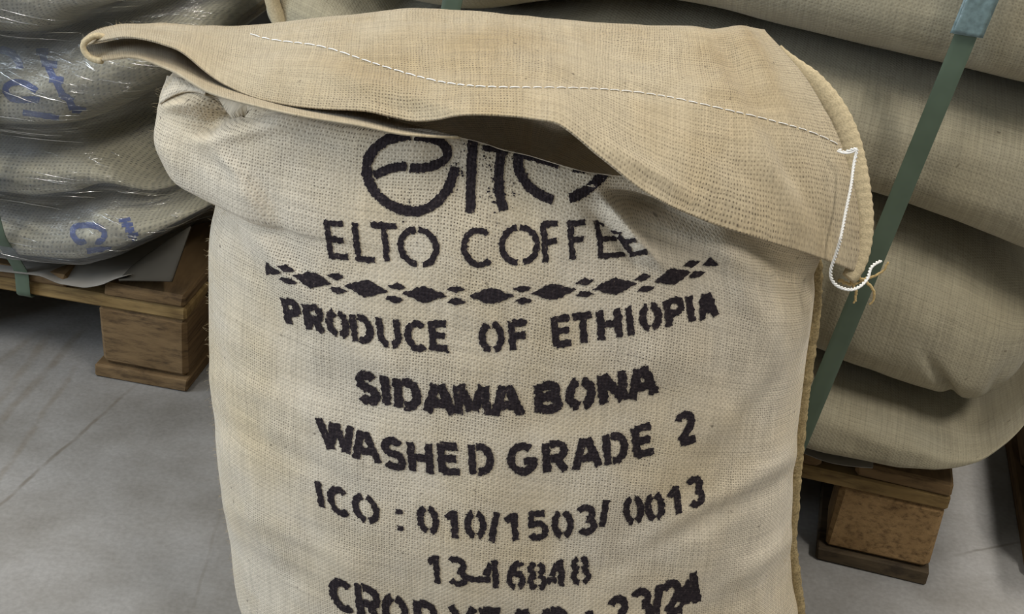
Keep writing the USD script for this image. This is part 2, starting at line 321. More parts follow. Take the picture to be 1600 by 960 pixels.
# rows: side wall, rounded rim, flat lid (hidden below the flap)
q = np.r_[np.linspace(0, 1, NV - 70) ** 1.0, np.ones(70)]
rr = np.r_[np.zeros(NV - 70), np.linspace(0, 1, 71)[1:]]
th = np.linspace(0, 2 * PI, NU, endpoint=False) + PI / 2      # starts at the back
zl, zr = float(ztop(LP[:, 0].min())), float(ztop(RP[:, 0].max()))
RB = .014
XLT, XRT = float(side(LPI, zl, 0)), float(side(RP, zr, 0))
def yfront(z): return smoothline([(0, 1.085), (.1, 1.066), (.3, 1.055), (.5, 1.06), (.6, 1.068), (.7, 1.085), (.9, 1.10)], z)
V = np.zeros((NV, NU, 3)); ST = np.zeros((NV, NU, 2))
nexp = 2.25
ct, sn = np.cos(th), np.sin(th)
ex = np.sign(ct) * np.abs(ct) ** (2 / nexp); ey = np.sign(sn) * np.abs(sn) ** (2 / nexp)
for j in range(NV):
    zq = q[j]
    xl, xr = float(side(LP, zq * (zl - RB), 0)), float(side(RP, zq * (zr - RB), 0))
    cx = (xl + xr) / 2 * .35 + .004
    s = 1 - rr[j]
    zc_ = zq * (zl - RB); xin = float(side(LPI, zc_, 0)); dear = xl - xin; cx = (xin + xr) / 2 * .35 + .004
    x = np.where(ex < 0, cx + (cx - xin) * ex * s, cx + (xr - cx) * ex * s)
    x = x + dear * s * np.exp(-((ey + .30) / .50) ** 2) * np.clip(-ex * 1.6, 0, 1) * np.clip(1.15 - .0, 0, 1)
    xt = np.where(ex < 0, .35 * (XLT + XRT) / 2 + .004 + ((XLT + XRT) / 2 * .35 + .004 - XLT) * ex, .35 * (XLT + XRT) / 2 + .004 + (XRT - (XLT + XRT) / 2 * .35 - .004) * ex)
    zt = ztop(xt)
    if rr[j] == 0: z = zq * (zt - RB)
    else:
        k = min(1, rr[j] / .08); w_ = rr[j] ** 2 * (3 - 2 * rr[j])
        z = (zt * (1 - w_) + float(zt.mean()) * w_) - RB + RB * math.sqrt(max(0, 1 - (1 - k) ** 2)) - .07 * max(0, rr[j] - .06) ** .7
    yf = yfront(z); yb = YC + .155 - .05 * np.clip(z - .45, 0, 1)
    y = np.where(ey < 0, YC + (YC - yf) * ey * s, YC + (yb - YC) * ey * s)
    V[j, :, 0], V[j, :, 1], V[j, :, 2] = x, y, z
# soft folds, as (photo position of the fold on the cloth, direction in degrees, half length, half width, height)
folds = [
    (350, 162, -38, 42, 17, -.036), (375, 178, -10, 50, 12, -.012), (300, 190, 25, 34, 11, -.008), (262, 235, 60, 50, 14, .006), (318, 200, 0, 18, 9, -.006), (390, 205, -12, 70, 12, .006),
    (385, 285, 50, 75, 16, .0075), (350, 262, 35, 45, 12, -.006), (430, 330, 60, 70, 15, -.005), (285, 165, -10, 26, 8, .007),
    (420, 380, 55, 90, 16, .005), (380, 400, 60, 110, 16, -.005), (470, 450, 48, 120, 20, .003),
    (1022, 328, 16, 75, 15, -.036), (978, 350, 50, 70, 9, .015), (1010, 385, 30, 70, 16, .004), (957, 372, 50, 55, 9, -.008), (1120, 385, 25, 120, 22, .006),
    (1215, 405, 55, 60, 26, -.014), (1160, 440, 65, 100, 22, .006), (1100, 505, 70, 90, 22, -.003),
    (1150, 760, -30, 130, 16, .004), (1130, 800, -28, 130, 15, -.004), (1190, 870, -35, 110, 15, .004), (1180, 640, -50, 120, 18, -.003),
    (420, 620, 20, 120, 20, .003), (430, 700, 24, 130, 18, -.003), (440, 830, 24, 120, 16, .003), (430, 890, 28, 100, 14, -.003),
    (700, 290, 8, 200, 40, -.003), (640, 560, 5, 260, 34, .002), (880, 690, -6, 260, 34, .002)]
def fold_field(pxy, folds):
    h = np.zeros(len(pxy))
    for x0, y0, a, l, w, amp in folds:
        a = math.radians(a); dx, dy = pxy[:, 0] - x0, pxy[:, 1] - y0
        p, r = dx * math.cos(a) + dy * math.sin(a), -dx * math.sin(a) + dy * math.cos(a)
        h += amp * np.exp(-(p / l) ** 2 - (r / w) ** 2)
    return h
v = V.reshape(-1, 3).copy(); Fq = grid_faces(NU, NV, True)
n = vnormals(v, Fq)
h = fold_field(proj(v), folds)
front = np.clip((-(n @ cF)) * 3, 0, 1) * (np.repeat(rr, NU) < .35)
h = h * front
low = (fbm3(v, 7.0, 3) * .012 + fbm3(v * [1, 1, .4], 22.0, 9, 2) * .0035) * (np.repeat(rr, NU) < .3) * np.clip(v[:, 2] / .06, 0, 1)
v = v + n * (h + low * np.clip(1 - np.abs(n @ cR) ** 6, 0, 1))[:, None]
V = v.reshape(NV, NU, 3)
# cloth coordinates: arc length round the sack and up the sack
mid = V[NV // 2]; du = np.linalg.norm(np.diff(np.vstack([mid, mid[:1]]), axis=0), axis=1); uu = np.r_[0, np.cumsum(du)[:-1]]
fi = NU // 2; vv = np.r_[0, np.cumsum(np.linalg.norm(np.diff(V[:, fi], axis=0), axis=1))]
arcs = np.linalg.norm(np.diff(np.concatenate([V, V[:, :1]], 1), axis=1), axis=2)
cu = np.concatenate([np.zeros((NV, 1)), np.cumsum(arcs, 1)[:, :-1]], 1); cu = cu - cu[:, fi:fi + 1] + uu[fi]
cu[NV - 75:] = cu[NV - 75]; cu = gaussian_filter(cu, (9, 0), mode='nearest')
ST[..., 0] = cu; ST[..., 1] = vv[:, None]
# duplicate the back column so that the weave has a clean seam there
Vs = np.concatenate([V, V[:, :1]], 1); STs = np.concatenate([ST, np.stack([cu[:, -1] + arcs[NV // 2, -1], vv], -1)[:, None]], 1)
Fs = grid_faces(NU + 1, NV)
bv = Vs.reshape(-1, 3); nbase = len(bv)
bv = np.vstack([bv, [0.0, YC, 0.0]])
base = np.stack([np.full(NU, nbase), np.arange(NU) + 1, np.arange(NU)], -1)
BODY = obj('sack_body', (bv, np.vstack([tri(Fs), base])), M['jute'], SACK, uv=np.vstack([STs.reshape(-1, 2), [0, 0]]))
Nrm = vnormals(V.reshape(-1, 3), grid_faces(NU, NV, True)).reshape(NV, NU, 3)

# ---------------- printing on the front
sel = (np.einsum('ijk,k->ij', Nrm, cF) < -.06) & (rr[:, None] < .055) & (V[..., 2] > .06)
pp = proj(V[sel]); ip = LinearNDInterpolator(pp, np.hstack([V[sel], Nrm[sel], ST[sel]]))
rimrows = proj(V[NV - 71:NV - 60]); fcol = sn < -.05
rx, ry = rimrows[..., 0].mean(0)[fcol], rimrows[..., 1].min(0)[fcol]
o_ = np.argsort(rx); RIMCLIP = Polygon(list(zip(rx[o_], ry[o_] + 2.0)) + [(1400, 1200), (200, 1200)]).buffer(0)
def ragged(g, amp, step=2.2):
    out = []
    for p in getattr(g, 'geoms', [g]):
        if p.is_empty or p.geom_type != 'Polygon': continue
        def ring(r):
            c = np.array(segmentize(LineString(r.coords), step).coords)[:-1]
            w = RNG.normal(0, amp, c.shape); w = .65 * w + .35 * np.roll(w, 1, 0)
            return c + w
        if len(p.exterior.coords) < 4: continue
        out.append(Polygon(ring(p.exterior), [ring(i) for i in p.interiors if Polygon(i).area > 8]).buffer(0))
    return unary_union(out)
def print_on(g, ip, lift, cell=9.0):
    vs, fs, o = [], [], 0
    x0, y0, x1, y1 = g.bounds
    from shapely import prepare
    prepare(g)
    for i in range(int((x1 - x0) / cell) + 1):
        for j in range(int((y1 - y0) / cell) + 1):
            c = sbox(x0 + i * cell, y0 + j * cell, x0 + (i + 1) * cell, y0 + (j + 1) * cell)
            if not g.intersects(c): continue
            s = g.intersection(c)
            for p in getattr(s, 'geoms', [s]):
                if p.geom_type != 'Polygon' or p.area < .3: continue
                try: a, b = trimesh.creation.triangulate_polygon(p, engine='earcut')
                except Exception: continue
                if len(b) == 0: continue
                vs.append(a); fs.append(b + o); o += len(a)
    a, b = np.vstack(vs), np.vstack(fs)
    d = ip(a); ok = ~np.isnan(d).any(1); b = b[ok[b].all(1)]
    d = np.nan_to_num(d); nn = d[:, 3:6]; P = d[:, :3] + nn * lift
    # face outward
    fn = np.cross(P[b[:, 1]] - P[b[:, 0]], P[b[:, 2]] - P[b[:, 0]]); flip = (fn * nn[b[:, 0]]).sum(1) < 0
    b[flip] = b[flip][:, ::-1]
    use, inv = np.unique(b, return_inverse=True)
    return (P[use], inv.reshape(-1, 3)), d[use, 6:8]

def arc(cx, cy, rx, ry, a0, a1, n=14):
    a = np.radians(np.linspace(a0, a1, n)); return [(cx + rx * math.cos(t), cy + ry * math.sin(t)) for t in a]
GLY = {
 'P': [[(.14, 0), (.14, 1)], [(.3, .92), (.55, .92)] + arc(.55, .69, .3, .23, 90, -90) + [(.3, .46)]],
 'R': [[(.14, 0), (.14, 1)], [(.3, .92), (.55, .92)] + arc(.55, .69, .3, .23, 90, -90) + [(.3, .46)], [(.5, .42), (.86, 0)]],
 'B': [[(.14, 0), (.14, 1)], [(.28, .92), (.55, .92)] + arc(.55, .73, .25, .19, 90, -90) + [(.2, .53)], [(.55, .5)] + arc(.55, .29, .3, .21, 90, -90) + [(.28, .08)]],
 'O': [arc(.5, .5, .38, .43, 102, 258), arc(.5, .5, .38, .43, -78, 78)],
 '0': [arc(.5, .5, .34, .43, 104, 256), arc(.5, .5, .34, .43, -76, 76)],
 'Q': [arc(.5, .5, .43, .45, 95, 260), arc(.5, .5, .43, .45, -80, 85)],
 'D': [[(.14, 0), (.14, 1)], [(.34, .92), (.45, .92)] + arc(.45, .5, .4, .42, 90, -90) + [(.34, .08)]],
 'U': [[(.14, 1), (.14, .4)] + arc(.5, .38, .36, .31, 180, 262), arc(.5, .38, .36, .31, 285, 360) + [(.86, .4), (.86, 1)]],
 'C': [arc(.56, .5, .42, .43, 48, 312, 24)],
 'G': [arc(.54, .5, .42, .43, 48, 330, 24) + [(.92, .42), (.58, .42)]],
 'E': [[(.14, 0), (.14, 1)], [(.14, .93), (.86, .93)], [(.14, .51), (.78, .51)], [(.14, .07), (.88, .07)]],
 'F': [[(.14, 0), (.14, 1)], [(.14, .93), (.86, .93)], [(.14, .5), (.76, .5)]],
 'L': [[(.14, 1), (.14, .05), (.9, .07)]],
 'T': [[(0, .93), (1, .93)], [(.5, .9), (.5, 0)]],
 'H': [[(.14, 0), (.14, 1)], [(.86, 0), (.86, 1)], [(.14, .5), (.86, .5)]],
 'I': [[(.5, 0), (.5, 1)]],
 'A': [[(.06, 0), (.42, 1)], [(.58, 1), (.94, 0)], [(.3, .34), (.74, .34)]],
 'S': [arc(.5, .72, .34, .22, 30, 250, 16) + arc(.5, .27, .36, .22, 80, -150, 16)],
 'M': [[(.1, 0), (.13, 1)], [(.9, 0), (.87, 1)], [(.18, 1), (.46, .12)], [(.82, 1), (.54, .12)]],
 'N': [[(.14, 0), (.14, 1)], [(.86, 0), (.86, 1)], [(.18, .96), (.82, .04)]],
 'W': [[(0, 1), (.25, 0)], [(.27, .05), (.46, .95)], [(.54, .95), (.72, .05)], [(.75, 0), (1, 1)]],
 'Y': [[(.05, 1), (.45, .45)], [(.95, 1), (.55, .45)], [(.5, .42), (.5, 0)]],
 '1': [[(.58, 0), (.58, 1)], [(.58, .93), (.15, .7)]],
 '2': [arc(.5, .70, .34, .25, 160, -35, 16) + [(.18, .12)], [(.14, .07), (.9, .07)]],
 '3': [arc(.48, .73, .33, .21, 150, -80, 14), arc(.48, .28, .36, .23, 85, -150, 14)],
 '4': [[(.72, 0), (.72, 1)], [(.56, .85), (.3, .40)], [(.05, .27), (.5, .27)]],
 '5': [[(.85, .93), (.25, .93), (.2, .52)] + arc(.48, .32, .36, .26, 110, -150, 16)],
 '6': [[(.72, .93), (.45, .85), (.22, .55)] + arc(.5, .3, .33, .25, 165, 255, 8), arc(.5, .3, .33, .25, 285, 490, 16), [(.72, .93), (.84, .8)]],
 '8': [arc(.5, .73, .29, .2, 105, 255, 10), arc(.5, .73, .29, .2, -75, 75, 10), arc(.5, .28, .34, .23, 105, 255, 10), arc(.5, .28, .34, .23, -75, 75, 10)],
 'V': [[(.78, 0), (.78, 1)], [(.1, .2), (.62, .78)], [(.05, .2), (.6, .25)], [(.3, .3), (.62, .5)]],
 '/': [[(.25, 0), (.75, 1)]], '-': [[(0, .4), (1, .4)]], ':': [[(.5, .02), (.5, .2)], [(.5, .6), (.5, .78)]]}
def glyph(ch, x, y, w, h, slope, sw):
    """one stencil letter centred at x, y; its bars follow the slope of the line, its stems lean with the cloth"""
    out = []
    for s in GLY[ch]:
        q = np.array(s, float); q = np.stack([(q[:, 0] - .5) * w, (.5 - q[:, 1]) * h], 1)
        out.append(LineString(q).buffer(sw / 2, cap_style='flat', join_style='round', quad_segs=4))
    u_ = (x - 800) / 330; lean = .06 + (.13 * u_ * u_ if u_ < 0 else .11 * u_ * u_)
    return affinity.translate(affinity.affine_transform(unary_union(out), [1, lean, slope, 1, 0, 0]), x, y)
def line(chars, sw, h, w=None, pf=None):
    """chars: (character, x, y[, width[, height]]); each letter is turned along the curved line"""
    xs, ys = np.array([c[1] for c in chars], float), np.array([c[2] for c in chars], float)
    pf = np.polyfit(xs, ys, 2) if pf is None else pf; out = []
    for c in chars:
        slope = 2 * pf[0] * c[1] + pf[1]
        out.append(glyph(c[0], c[1], c[2], c[3] if len(c) > 3 else w, c[4] if len(c) > 4 else h, slope * .95, sw))
    return unary_union(out)
def zs(pts, x0, y0, s): return [(x0 + a / s, y0 + b / s) for a, b in pts]
def strokes(paths, sw, x0=0, y0=0, s=1.0):
    o = []
    for p in paths:
        q = np.array(zs(p, x0, y0, s)); q = spline(q, 8 * len(q)) if len(q) > 2 else q
        o.append(LineString(q).buffer(sw / 2, cap_style='flat'))
    return unary_union(o)
PR = []
logo = [strokes([[(296, 198), (200, 212), (112, 268), (75, 345), (88, 430), (150, 515), (255, 568), (340, 573), (430, 525), (490, 440), (514, 352)]], 15.5, 550, 150, 3.2),
        strokes([[(314, 202), (400, 214), (466, 252), (478, 290), (440, 332), (370, 358), (290, 358)], [(272, 352), (190, 364), (112, 398)]], 14.0, 550, 150, 3.2),
        strokes([[(604, 222), (590, 585)], [(752, 268), (733, 400), (757, 572)]], 15.5, 550, 150, 3.2),
        strokes([[(650, 264), (800, 272)]], 9, 550, 150, 3.2),
        strokes([[(836, 288), (834, 360), (860, 420), (920, 480), (1006, 520)], [(1085, 512), (1180, 465), (1255, 395), (1298, 345)]], 15.5, 550, 150, 3.2),
        strokes([[(838, 298), (930, 322), (1034, 354)], [(1102, 372), (1190, 372), (1290, 352)]], 8, 550, 150, 3.2)]
dots = []
for cx0, cy0, n_ in ((715, 270, 40), (772, 300, 55), (800, 275, 30), (640, 330, 14), (756, 250, 20)):
    for _ in range(n_):
        a, b = RNG.normal(cx0, 9), RNG.normal(cy0, 26); dots.append(sbox(a, b, a + RNG.uniform(1.2, 2.8), b + RNG.uniform(1.2, 2.8)))
PR.append(('black stencilled round logo near the mouth', unary_union(logo + dots), 1.0))
PR.append(('thin black stencilled company line below the logo', line([('E', 527, 375, 36, 60), ('L', 570, 379, 34, 60), ('T', 602, 378, 42, 60), ('Q', 654, 386, 64, 62), ('C', 745, 387, 54, 62), ('Q', 812, 383, 64, 62), ('F', 862, 377, 32, 62), ('F', 904, 374, 32, 60)], 9.5, 60).union(strokes([[(930, 344), (936, 370), (938, 404)], [(938, 374), (963, 373)], [(938, 400), (976, 398)], [(966, 368), (982, 388), (989, 400)], [(975, 377), (994, 375)], [(986, 397), (1011, 393)]], 8)).union(strokes([[(931, 347), (944, 352)], [(955, 360), (971, 365)]], 4)), 1.1))
dm = []
def diamond(x, y, w, h, r=0):
    p = Polygon([(-w / 2, 0), (-w * .12, -h * .42), (0, -h / 2), (w * .12, -h * .42), (w / 2, 0), (w * .12, h * .42), (0, h / 2), (-w * .12, h * .42)])
    dm.append(affinity.translate(affinity.rotate(p, r, origin=(0, 0)), 400 + x / 2.133, 330 + y / 2.133))
for x, y, w, r in ((188, 228, 62, 12), (368, 258, 72, 8), (562, 278, 72, 4), (785, 282, 72, 0), (990, 268, 72, -5), (1195, 250, 72, -8), (1388, 217, 62, -16)): diamond(x, y, w, 26, r)
for x, y, r in ((98, 190, 15), (108, 232, 15), (268, 217, 10), (275, 263, 10), (470, 251, 6), (462, 293, 6), (668, 260, 2), (668, 301, 2), (888, 258, -3), (892, 299, -3), (1095, 235, -6), (1095, 277, -6), (1290, 221, -12), (1297, 259, -12), (1450, 175, -16), (1468, 210, -16)): diamond(x, y, 31, 11, r)
dm += [Polygon([(415, 409), (417, 428), (440, 427)]), Polygon([(1097, 414), (1124, 416), (1110, 401)])]
PR.append(('black stencilled band of diamonds', unary_union(dm), 1.0))
PR.append(('black stencilled line of country of produce', line([('P', 457, 488, 25, 40), ('R', 491, 497, 29, 40), ('O', 528, 506, 34, 41), ('D', 566, 514, 36, 42), ('U', 608, 520, 38, 44), ('C', 650, 525, 34, 45), ('E', 687, 525, 31, 45),
    ('O', 768, 527, 40, 46), ('F', 812, 524, 33, 46), ('E', 879, 517, 32, 46), ('T', 911, 513, 30, 46), ('H', 952, 506, 38, 46), ('I', 984, 501, 12, 45), ('O', 1016, 495, 32, 42), ('P', 1054, 487, 30, 42), ('I', 1078, 482, 9, 40), ('A', 1105, 477, 24, 38)], 11.0, 45), 1.2))
REG = [('S', 575, 606, 34), ('I', 603, 610, 14), ('D', 637, 616, 42), ('A', 686, 623, 46), ('M', 738, 625, 56), ('A', 792, 626, 46), ('B', 857, 621, 42), ('O', 907, 615, 44), ('N', 957, 605, 44), ('A', 1003, 597, 42)]
REGF = np.polyfit([c[1] for c in REG], [c[2] for c in REG], 2)
PR.append(('bold black stencilled region name, first word', line(REG[:6], 14.5, 45, pf=REGF), 1.3))
PR.append(('bold black stencilled region name, second word', line(REG[6:], 14.5, 45, pf=REGF), 1.3))
PR.append(('black stencilled grade line', line([('W', 526, 682, 50), ('A', 571, 697, 40), ('S', 615, 709, 36), ('H', 657, 715, 38), ('E', 703, 717, 36), ('D', 752, 718, 40), ('G', 815, 717, 44), ('R', 868, 713, 40), ('A', 916, 708, 42), ('D', 962, 700, 38), ('E', 1006, 688, 34), ('2', 1071, 669, 30)], 12.0, 46), 1.0))
PR.append(('black stencilled lot number line', line([('I', 500, 772, 10, 40), ('C', 529, 783, 34, 42), ('O', 572, 795, 42, 44), (':', 624, 808, 20, 44), ('0', 669, 812, 36), ('1', 708, 819, 30), ('0', 743, 820, 36), ('/', 772, 823, 24, 46), ('1', 802, 823, 30), ('5', 840, 821, 34), ('0', 879, 819, 36), ('3', 916, 812, 32), ('/', 944, 802, 20, 40), ('0', 990, 797, 32), ('0', 1023, 792, 30), ('1', 1056, 782, 28), ('3', 1086, 768, 26)], 10.2, 43), 1.0))
PR.append(('black stencilled serial number line', line([('1', 680, 889, 30), ('3', 715, 893, 34), ('-', 741, 901, 22, 40), ('4', 766, 896, 36), ('6', 806, 898, 32), ('8', 839, 899, 32), ('4', 869, 896, 34), ('8', 907, 891, 34)], 9.2, 43), 1.1))
PR.append(('black stencilled crop year line at the foot of the print', line([('C', 534, 930, 36, 48), ('R', 576, 942, 40, 52), ('O', 618, 956, 40, 52), ('P', 666, 966, 36, 52), ('Y', 724, 973, 40, 50), ('E', 769, 976, 36, 50), ('A', 818, 977, 40, 50), ('R', 869, 975, 40, 50), (':', 921, 968, 20, 50), ('2', 966, 958, 32, 50), ('3', 1003, 946, 32, 50), ('/', 1027, 941, 26, 52), ('2', 1050, 934, 32, 50), ('V', 1076, 922, 36, 48)], 12.0, 50), 1.0))
for label, g, amp in PR:
    ms, uv = print_on(ragged(g, amp).intersection(RIMCLIP), ip, .0008)
    obj('lettering', ms, M['ink'], BODY, uv=uv, label=label)

# small folded corner of cloth at the left shoulder
ce = 30
ct_, cl_ = spline([(262, 119), (286, 124), (306, 132), (322, 144)], ce), spline([(250, 163), (262, 155), (280, 146), (302, 143), (321, 148)], ce)
w_ = np.linspace(0, 1, 12)[:, None, None]
cpx = ct_[None] * (1 - w_) + cl_[None] * w_
from scipy.interpolate import NearestNDInterpolator
nn_ = NearestNDInterpolator(pp, V[sel][:, 1])
cY = gaussian_filter(nn_(cpx), 2.0, mode='nearest') - .004 - .005 * np.sin(PI * w_[..., 0])
CG = at_y(cpx, cY)
sv, sf, suv = sheet(CG, .002, np.stack(np.meshgrid(np.linspace(0, .05, ce), np.linspace(0, .02, 12)), -1).reshape(-1, 2))
obj('corner_fold', (sv, tri(sf)), M['jute'], SACK, uv=suv, label='folded corner of cloth at the left shoulder')

# ---------------- side seam on the right
sp = spline([(1272, 404), (1273, 440), (1271, 480), (1265, 530), (1259, 580), (1252, 630), (1247, 680), (1243, 720), (1240, 760), (1238, 800), (1234, 840), (1238, 880), (1243, 920), (1249, 970), (1252, 1020)], 180)
S3 = at_y(sp, np.full(len(sp), YC - .03)) + np.array([.001, 0, 0])
rad = .0072 * (1 + .28 * (meshkit.noise(np.c_[np.arange(180) * .8, np.zeros(180), np.zeros(180)], 4) - .5))
obj('side_seam', tube(S3, rad, 10, .9), M['seam'], SACK, label='frayed brown stitched side seam')

# ---------------- mouth of the sack folded over to the front
ST_TOP = np.array([(128, 66), (150, 50), (200, 39.5), (275, 38), (369, 43), (437, 39), (500, 34), (580, 26), (650, 19), (760, 23), (860, 33), (940, 41), (1020, 45), (1090, 47), (1140, 49), (1176, 50), (1197, 52)], float)
ST_LOW = np.array([(136, 74), (162, 64), (200, 58), (268, 75), (353, 134), (415, 158), (470, 168), (570, 175), (655, 192), (762, 182), (858, 192), (938, 246), (1016, 305), (1090, 340), (1180, 372), (1262, 397), (1340, 426)], float)
ST_MID = (ST_TOP + ST_LOW) / 2
ST_MID[-4:] = [(1110, 200), (1178, 212), (1250, 224), (1318, 236)]
Y_TOP = np.array([1.30, 1.30, 1.31, 1.32, 1.32, 1.31, 1.30, 1.29, 1.285, 1.285, 1.285, 1.285, 1.29, 1.295, 1.30, 1.31, 1.32])
Y_LOW = np.array([1.27, 1.255, 1.23, 1.20, 1.165, 1.14, 1.12, 1.085, 1.07, 1.045, 1.038, 1.038, 1.045, 1.062, 1.098, 1.145, 1.20])
BUL = np.array([.004, .006, .010, .018, .026, .030, .032, .032, .032, .032, .030, .028, .028, .028, .026, .022, .018])
def flap_grid(top, mid_, low_, yt, yl, bul, ns, nt, back=10, extra=None):
    k = np.r_[0, np.cumsum(np.linalg.norm(np.diff(.5 * (top + low_), axis=0), axis=1))]
    s = np.linspace(0, k[-1], ns)
    f = lambda a: PchipInterpolator(k, a)(s)
    T, Mi, Lo, yT, yL, bu = f(top), f(mid_), f(low_), f(yt), f(yl), f(bul)
    t = np.linspace(0, 1, nt)[:, None, None]
    px = T * (1 - t) * (1 - 2 * t) + Mi * 4 * t * (1 - t) + Lo * t * (2 * t - 1)
    t2 = t[..., 0]
    Y = yT * (1 - t2) + yL * t2
    Y = Y - bu * np.sin(PI * t2) * 1.0 - .35 * bu * np.sin(PI * np.sqrt(t2))
    P = at_y(px, Y)
    if back:       # behind the crest the cloth rolls over and runs down to the back of the sack
        a = np.linspace(PI / 2, 0, back + 1)[:-1][::-1] if False else np.linspace(1, 0, back, endpoint=False)
        rows = []
        for w in a:
            d = np.zeros((ns, 3)); fade = np.interp(T[:, 0], [250, 330, 480], [.06, .15, 1.0]); d[:, 1] = .055 * math.sin(w * PI / 2) ** .8 * fade; d[:, 2] = -.09 * (w ** 2) * fade
            rows.append(P[0] + d)
        P = np.concatenate([np.array(rows), P], 0)
    return P
NS, NT = 420, 130
FG = flap_grid(ST_TOP, ST_MID, ST_LOW, Y_TOP, Y_LOW, BUL, NS, NT)
fv = FG.reshape(-1, 3); ff = grid_faces(NS, FG.shape[0]); fn = vnormals(fv, ff)
if (fn @ cF).mean() > 0: fn = -fn
flap_folds = [(1190, 110, 62, 80, 16, .006), (1150, 105, 58, 80, 16, -.005), (1240, 270, 62, 90, 14, -.005), (1200, 260, 62, 90, 16, .005), (1130, 245, 40, 60, 16, -.004), (880, 130, 6, 330, 9, -.0025), (560, 95, 14, 140, 9, -.002),
    (760, 210, 20, 60, 16, .004), (620, 150, 14, 120, 14, .004), (500, 120, 20, 140, 16, -.003), (420, 95, 14, 130, 16, .004), (950, 225, 32, 90, 18, .003), (1010, 270, 28, 80, 12, .005), (330, 75, 18, 90, 10, -.003), (700, 60, 4, 160, 18, .003), (1000, 90, 6, 160, 18, -.003)]
fv = fv + fn * (fold_field(proj(fv), flap_folds) + fbm3(fv, 14.0, 21) * .004)[:, None]
FG = fv.reshape(FG.shape)
lu = np.r_[0, np.cumsum(np.linalg.norm(np.diff(FG[NT // 2], axis=0), axis=1))]
lv = np.r_[0, np.cumsum(np.linalg.norm(np.diff(FG[:, NS // 2], axis=0), axis=1))]
fuv = np.stack(np.meshgrid(lu, lv * .8), -1).reshape(-1, 2)
sv, sf, suv = sheet(FG, .0016, fuv)
FLAP = obj('mouth_flap', (sv, tri(sf)), M['jute_flap'], SACK, uv=suv)
fpx = proj(FG.reshape(-1, 3)); nfl = vnormals(FG.reshape(-1, 3), ff)
if (nfl @ cF).mean() > 0: nfl = -nfl
vis = np.arange(len(fpx)) >= 10 * NS
fip = LinearNDInterpolator(fpx[vis], np.hstack([FG.reshape(-1, 3)[vis], nfl[vis]]))

# the second layer of the mouth, just below the first; its edge shows as a lip on the left
LT = np.array([(131, 70), (150, 68), (200, 62), (262, 70), (330, 105), (400, 138), (470, 158), (560, 172), (640, 196), (716, 213)], float)
LL = np.array([(134, 86), (156, 94), (203, 89.5), (262, 108), (330, 146), (406, 167), (470, 181), (560, 196), (640, 211), (718, 215)], float)
LYT = np.array([1.305, 1.31, 1.31, 1.29, 1.26, 1.23, 1.20, 1.17, 1.15, 1.14])
LYL = np.array([1.265, 1.25, 1.225, 1.185, 1.132, 1.102, 1.082, 1.064, 1.058, 1.066])
LG = flap_grid(LT, (LT + LL) / 2, LL, LYT, LYL, np.full(10, .004), 240, 30, 0)
a1 = np.r_[0, np.cumsum(np.linalg.norm(np.diff(LG[15], axis=0), axis=1))]; a2 = np.r_[0, np.cumsum(np.linalg.norm(np.diff(LG[:, 120], axis=0), axis=1))]
sv, sf, suv = sheet(LG, .0022, np.stack(np.meshgrid(a1, a2), -1).reshape(-1, 2))
obj('inner_lip', (sv, tri(sf)), M['jute_flap'], SACK, uv=suv, label='lower layer of the folded mouth showing as a lip')
# curled tip that joins both layers
tp = at_y(spline([(166, 61), (150, 56), (137, 62), (130, 71), (133, 82), (143, 91), (160, 95)], 40), np.linspace(1.262, 1.25, 40))
obj('curled_tip', tube(tp, .0032, 8), M['hem'], SACK)

# overcast hem down the right edge of the flap
hp = spline([(1216, 74), (1240, 100), (1272, 130), (1302, 166), (1324, 210), (1337, 262), (1345, 320), (1347, 370), (1340, 410), (1326, 436)], 150)
hy = np.linspace(1.31, 1.195, 150)
H3 = at_y(hp, hy)
rd = (.0105 + .0004 * np.sin(np.arange(150) * 1.25 + 2 * meshkit.noise(np.c_[np.arange(150) * .13, np.zeros(150), np.zeros(150)], 8))) * np.interp(np.arange(150), [0, 25, 110, 149], [.35, 1, 1.15, .8])
obj('side_hem', tube(H3, rd, 12, .42), M['hem'], FLAP, label='rolled overcast hem along the right edge')

# white running stitch across the flap
stp = spline([(392, 55), (440, 66), (500, 74), (560, 92), (620, 112), (680, 128), (750, 137), (830, 139), (910, 140), (1010, 148), (1120, 170), (1210, 191), (1270, 209), (1316, 232)], 900)
d = fip(stp); okk = ~np.isnan(d).any(1)
pc = d[:, :3] + d[:, 3:] * .0012
dash = []
k = 0
while k < 880:
    n_ = int(RNG.integers(11, 17)); seg = pc[k:k + n_]
    if okk[k:k + n_].all():
        u_ = np.linspace(0, 1, len(seg))[:, None]
        dash.append(tube(seg + d[k:k + n_, 3:] * (.0006 * np.sin(u_ * PI)), .00055, 6))
    k += n_ + int(RNG.integers(2, 4))
obj('running_stitch', join(dash), M['white_thread'], FLAP, label='white running stitch')
# loose end of the thread hanging in a loop
lp = spline([(1312, 233), (1326, 236), (1338, 233), (1337, 245), (1331, 285), (1322, 330), (1313, 375), (1302, 410), (1298, 430), (1304, 443), (1318, 451), (1334, 452), (1348, 444), (1357, 431), (1360, 420), (1368, 412), (1376, 408)], 260)
ly = np.interp(np.linspace(0, 1, 260), [0, .1, .5, .8, 1], [1.205, 1.20, 1.155, 1.155, 1.19])
L3 = at_y(lp, ly)
tw = np.linspace(0, 2 * PI * 34, 260)
strands = []
for ph in (0, PI):
    off = .0009 * (np.cos(tw + ph)[:, None] * cR + np.sin(tw + ph)[:, None] * cU)
    strands.append(tube(L3 + off, .0010, 6))
strands.append(tube(at_y(spline([(1336, 236), (1322, 240), (1308, 236)], 12), np.full(12, 1.2)), .0008, 6))
obj('thread_loop', join(strands), M['white_thread'], FLAP, label='loose white sewing thread hanging in a loop')
cords = []
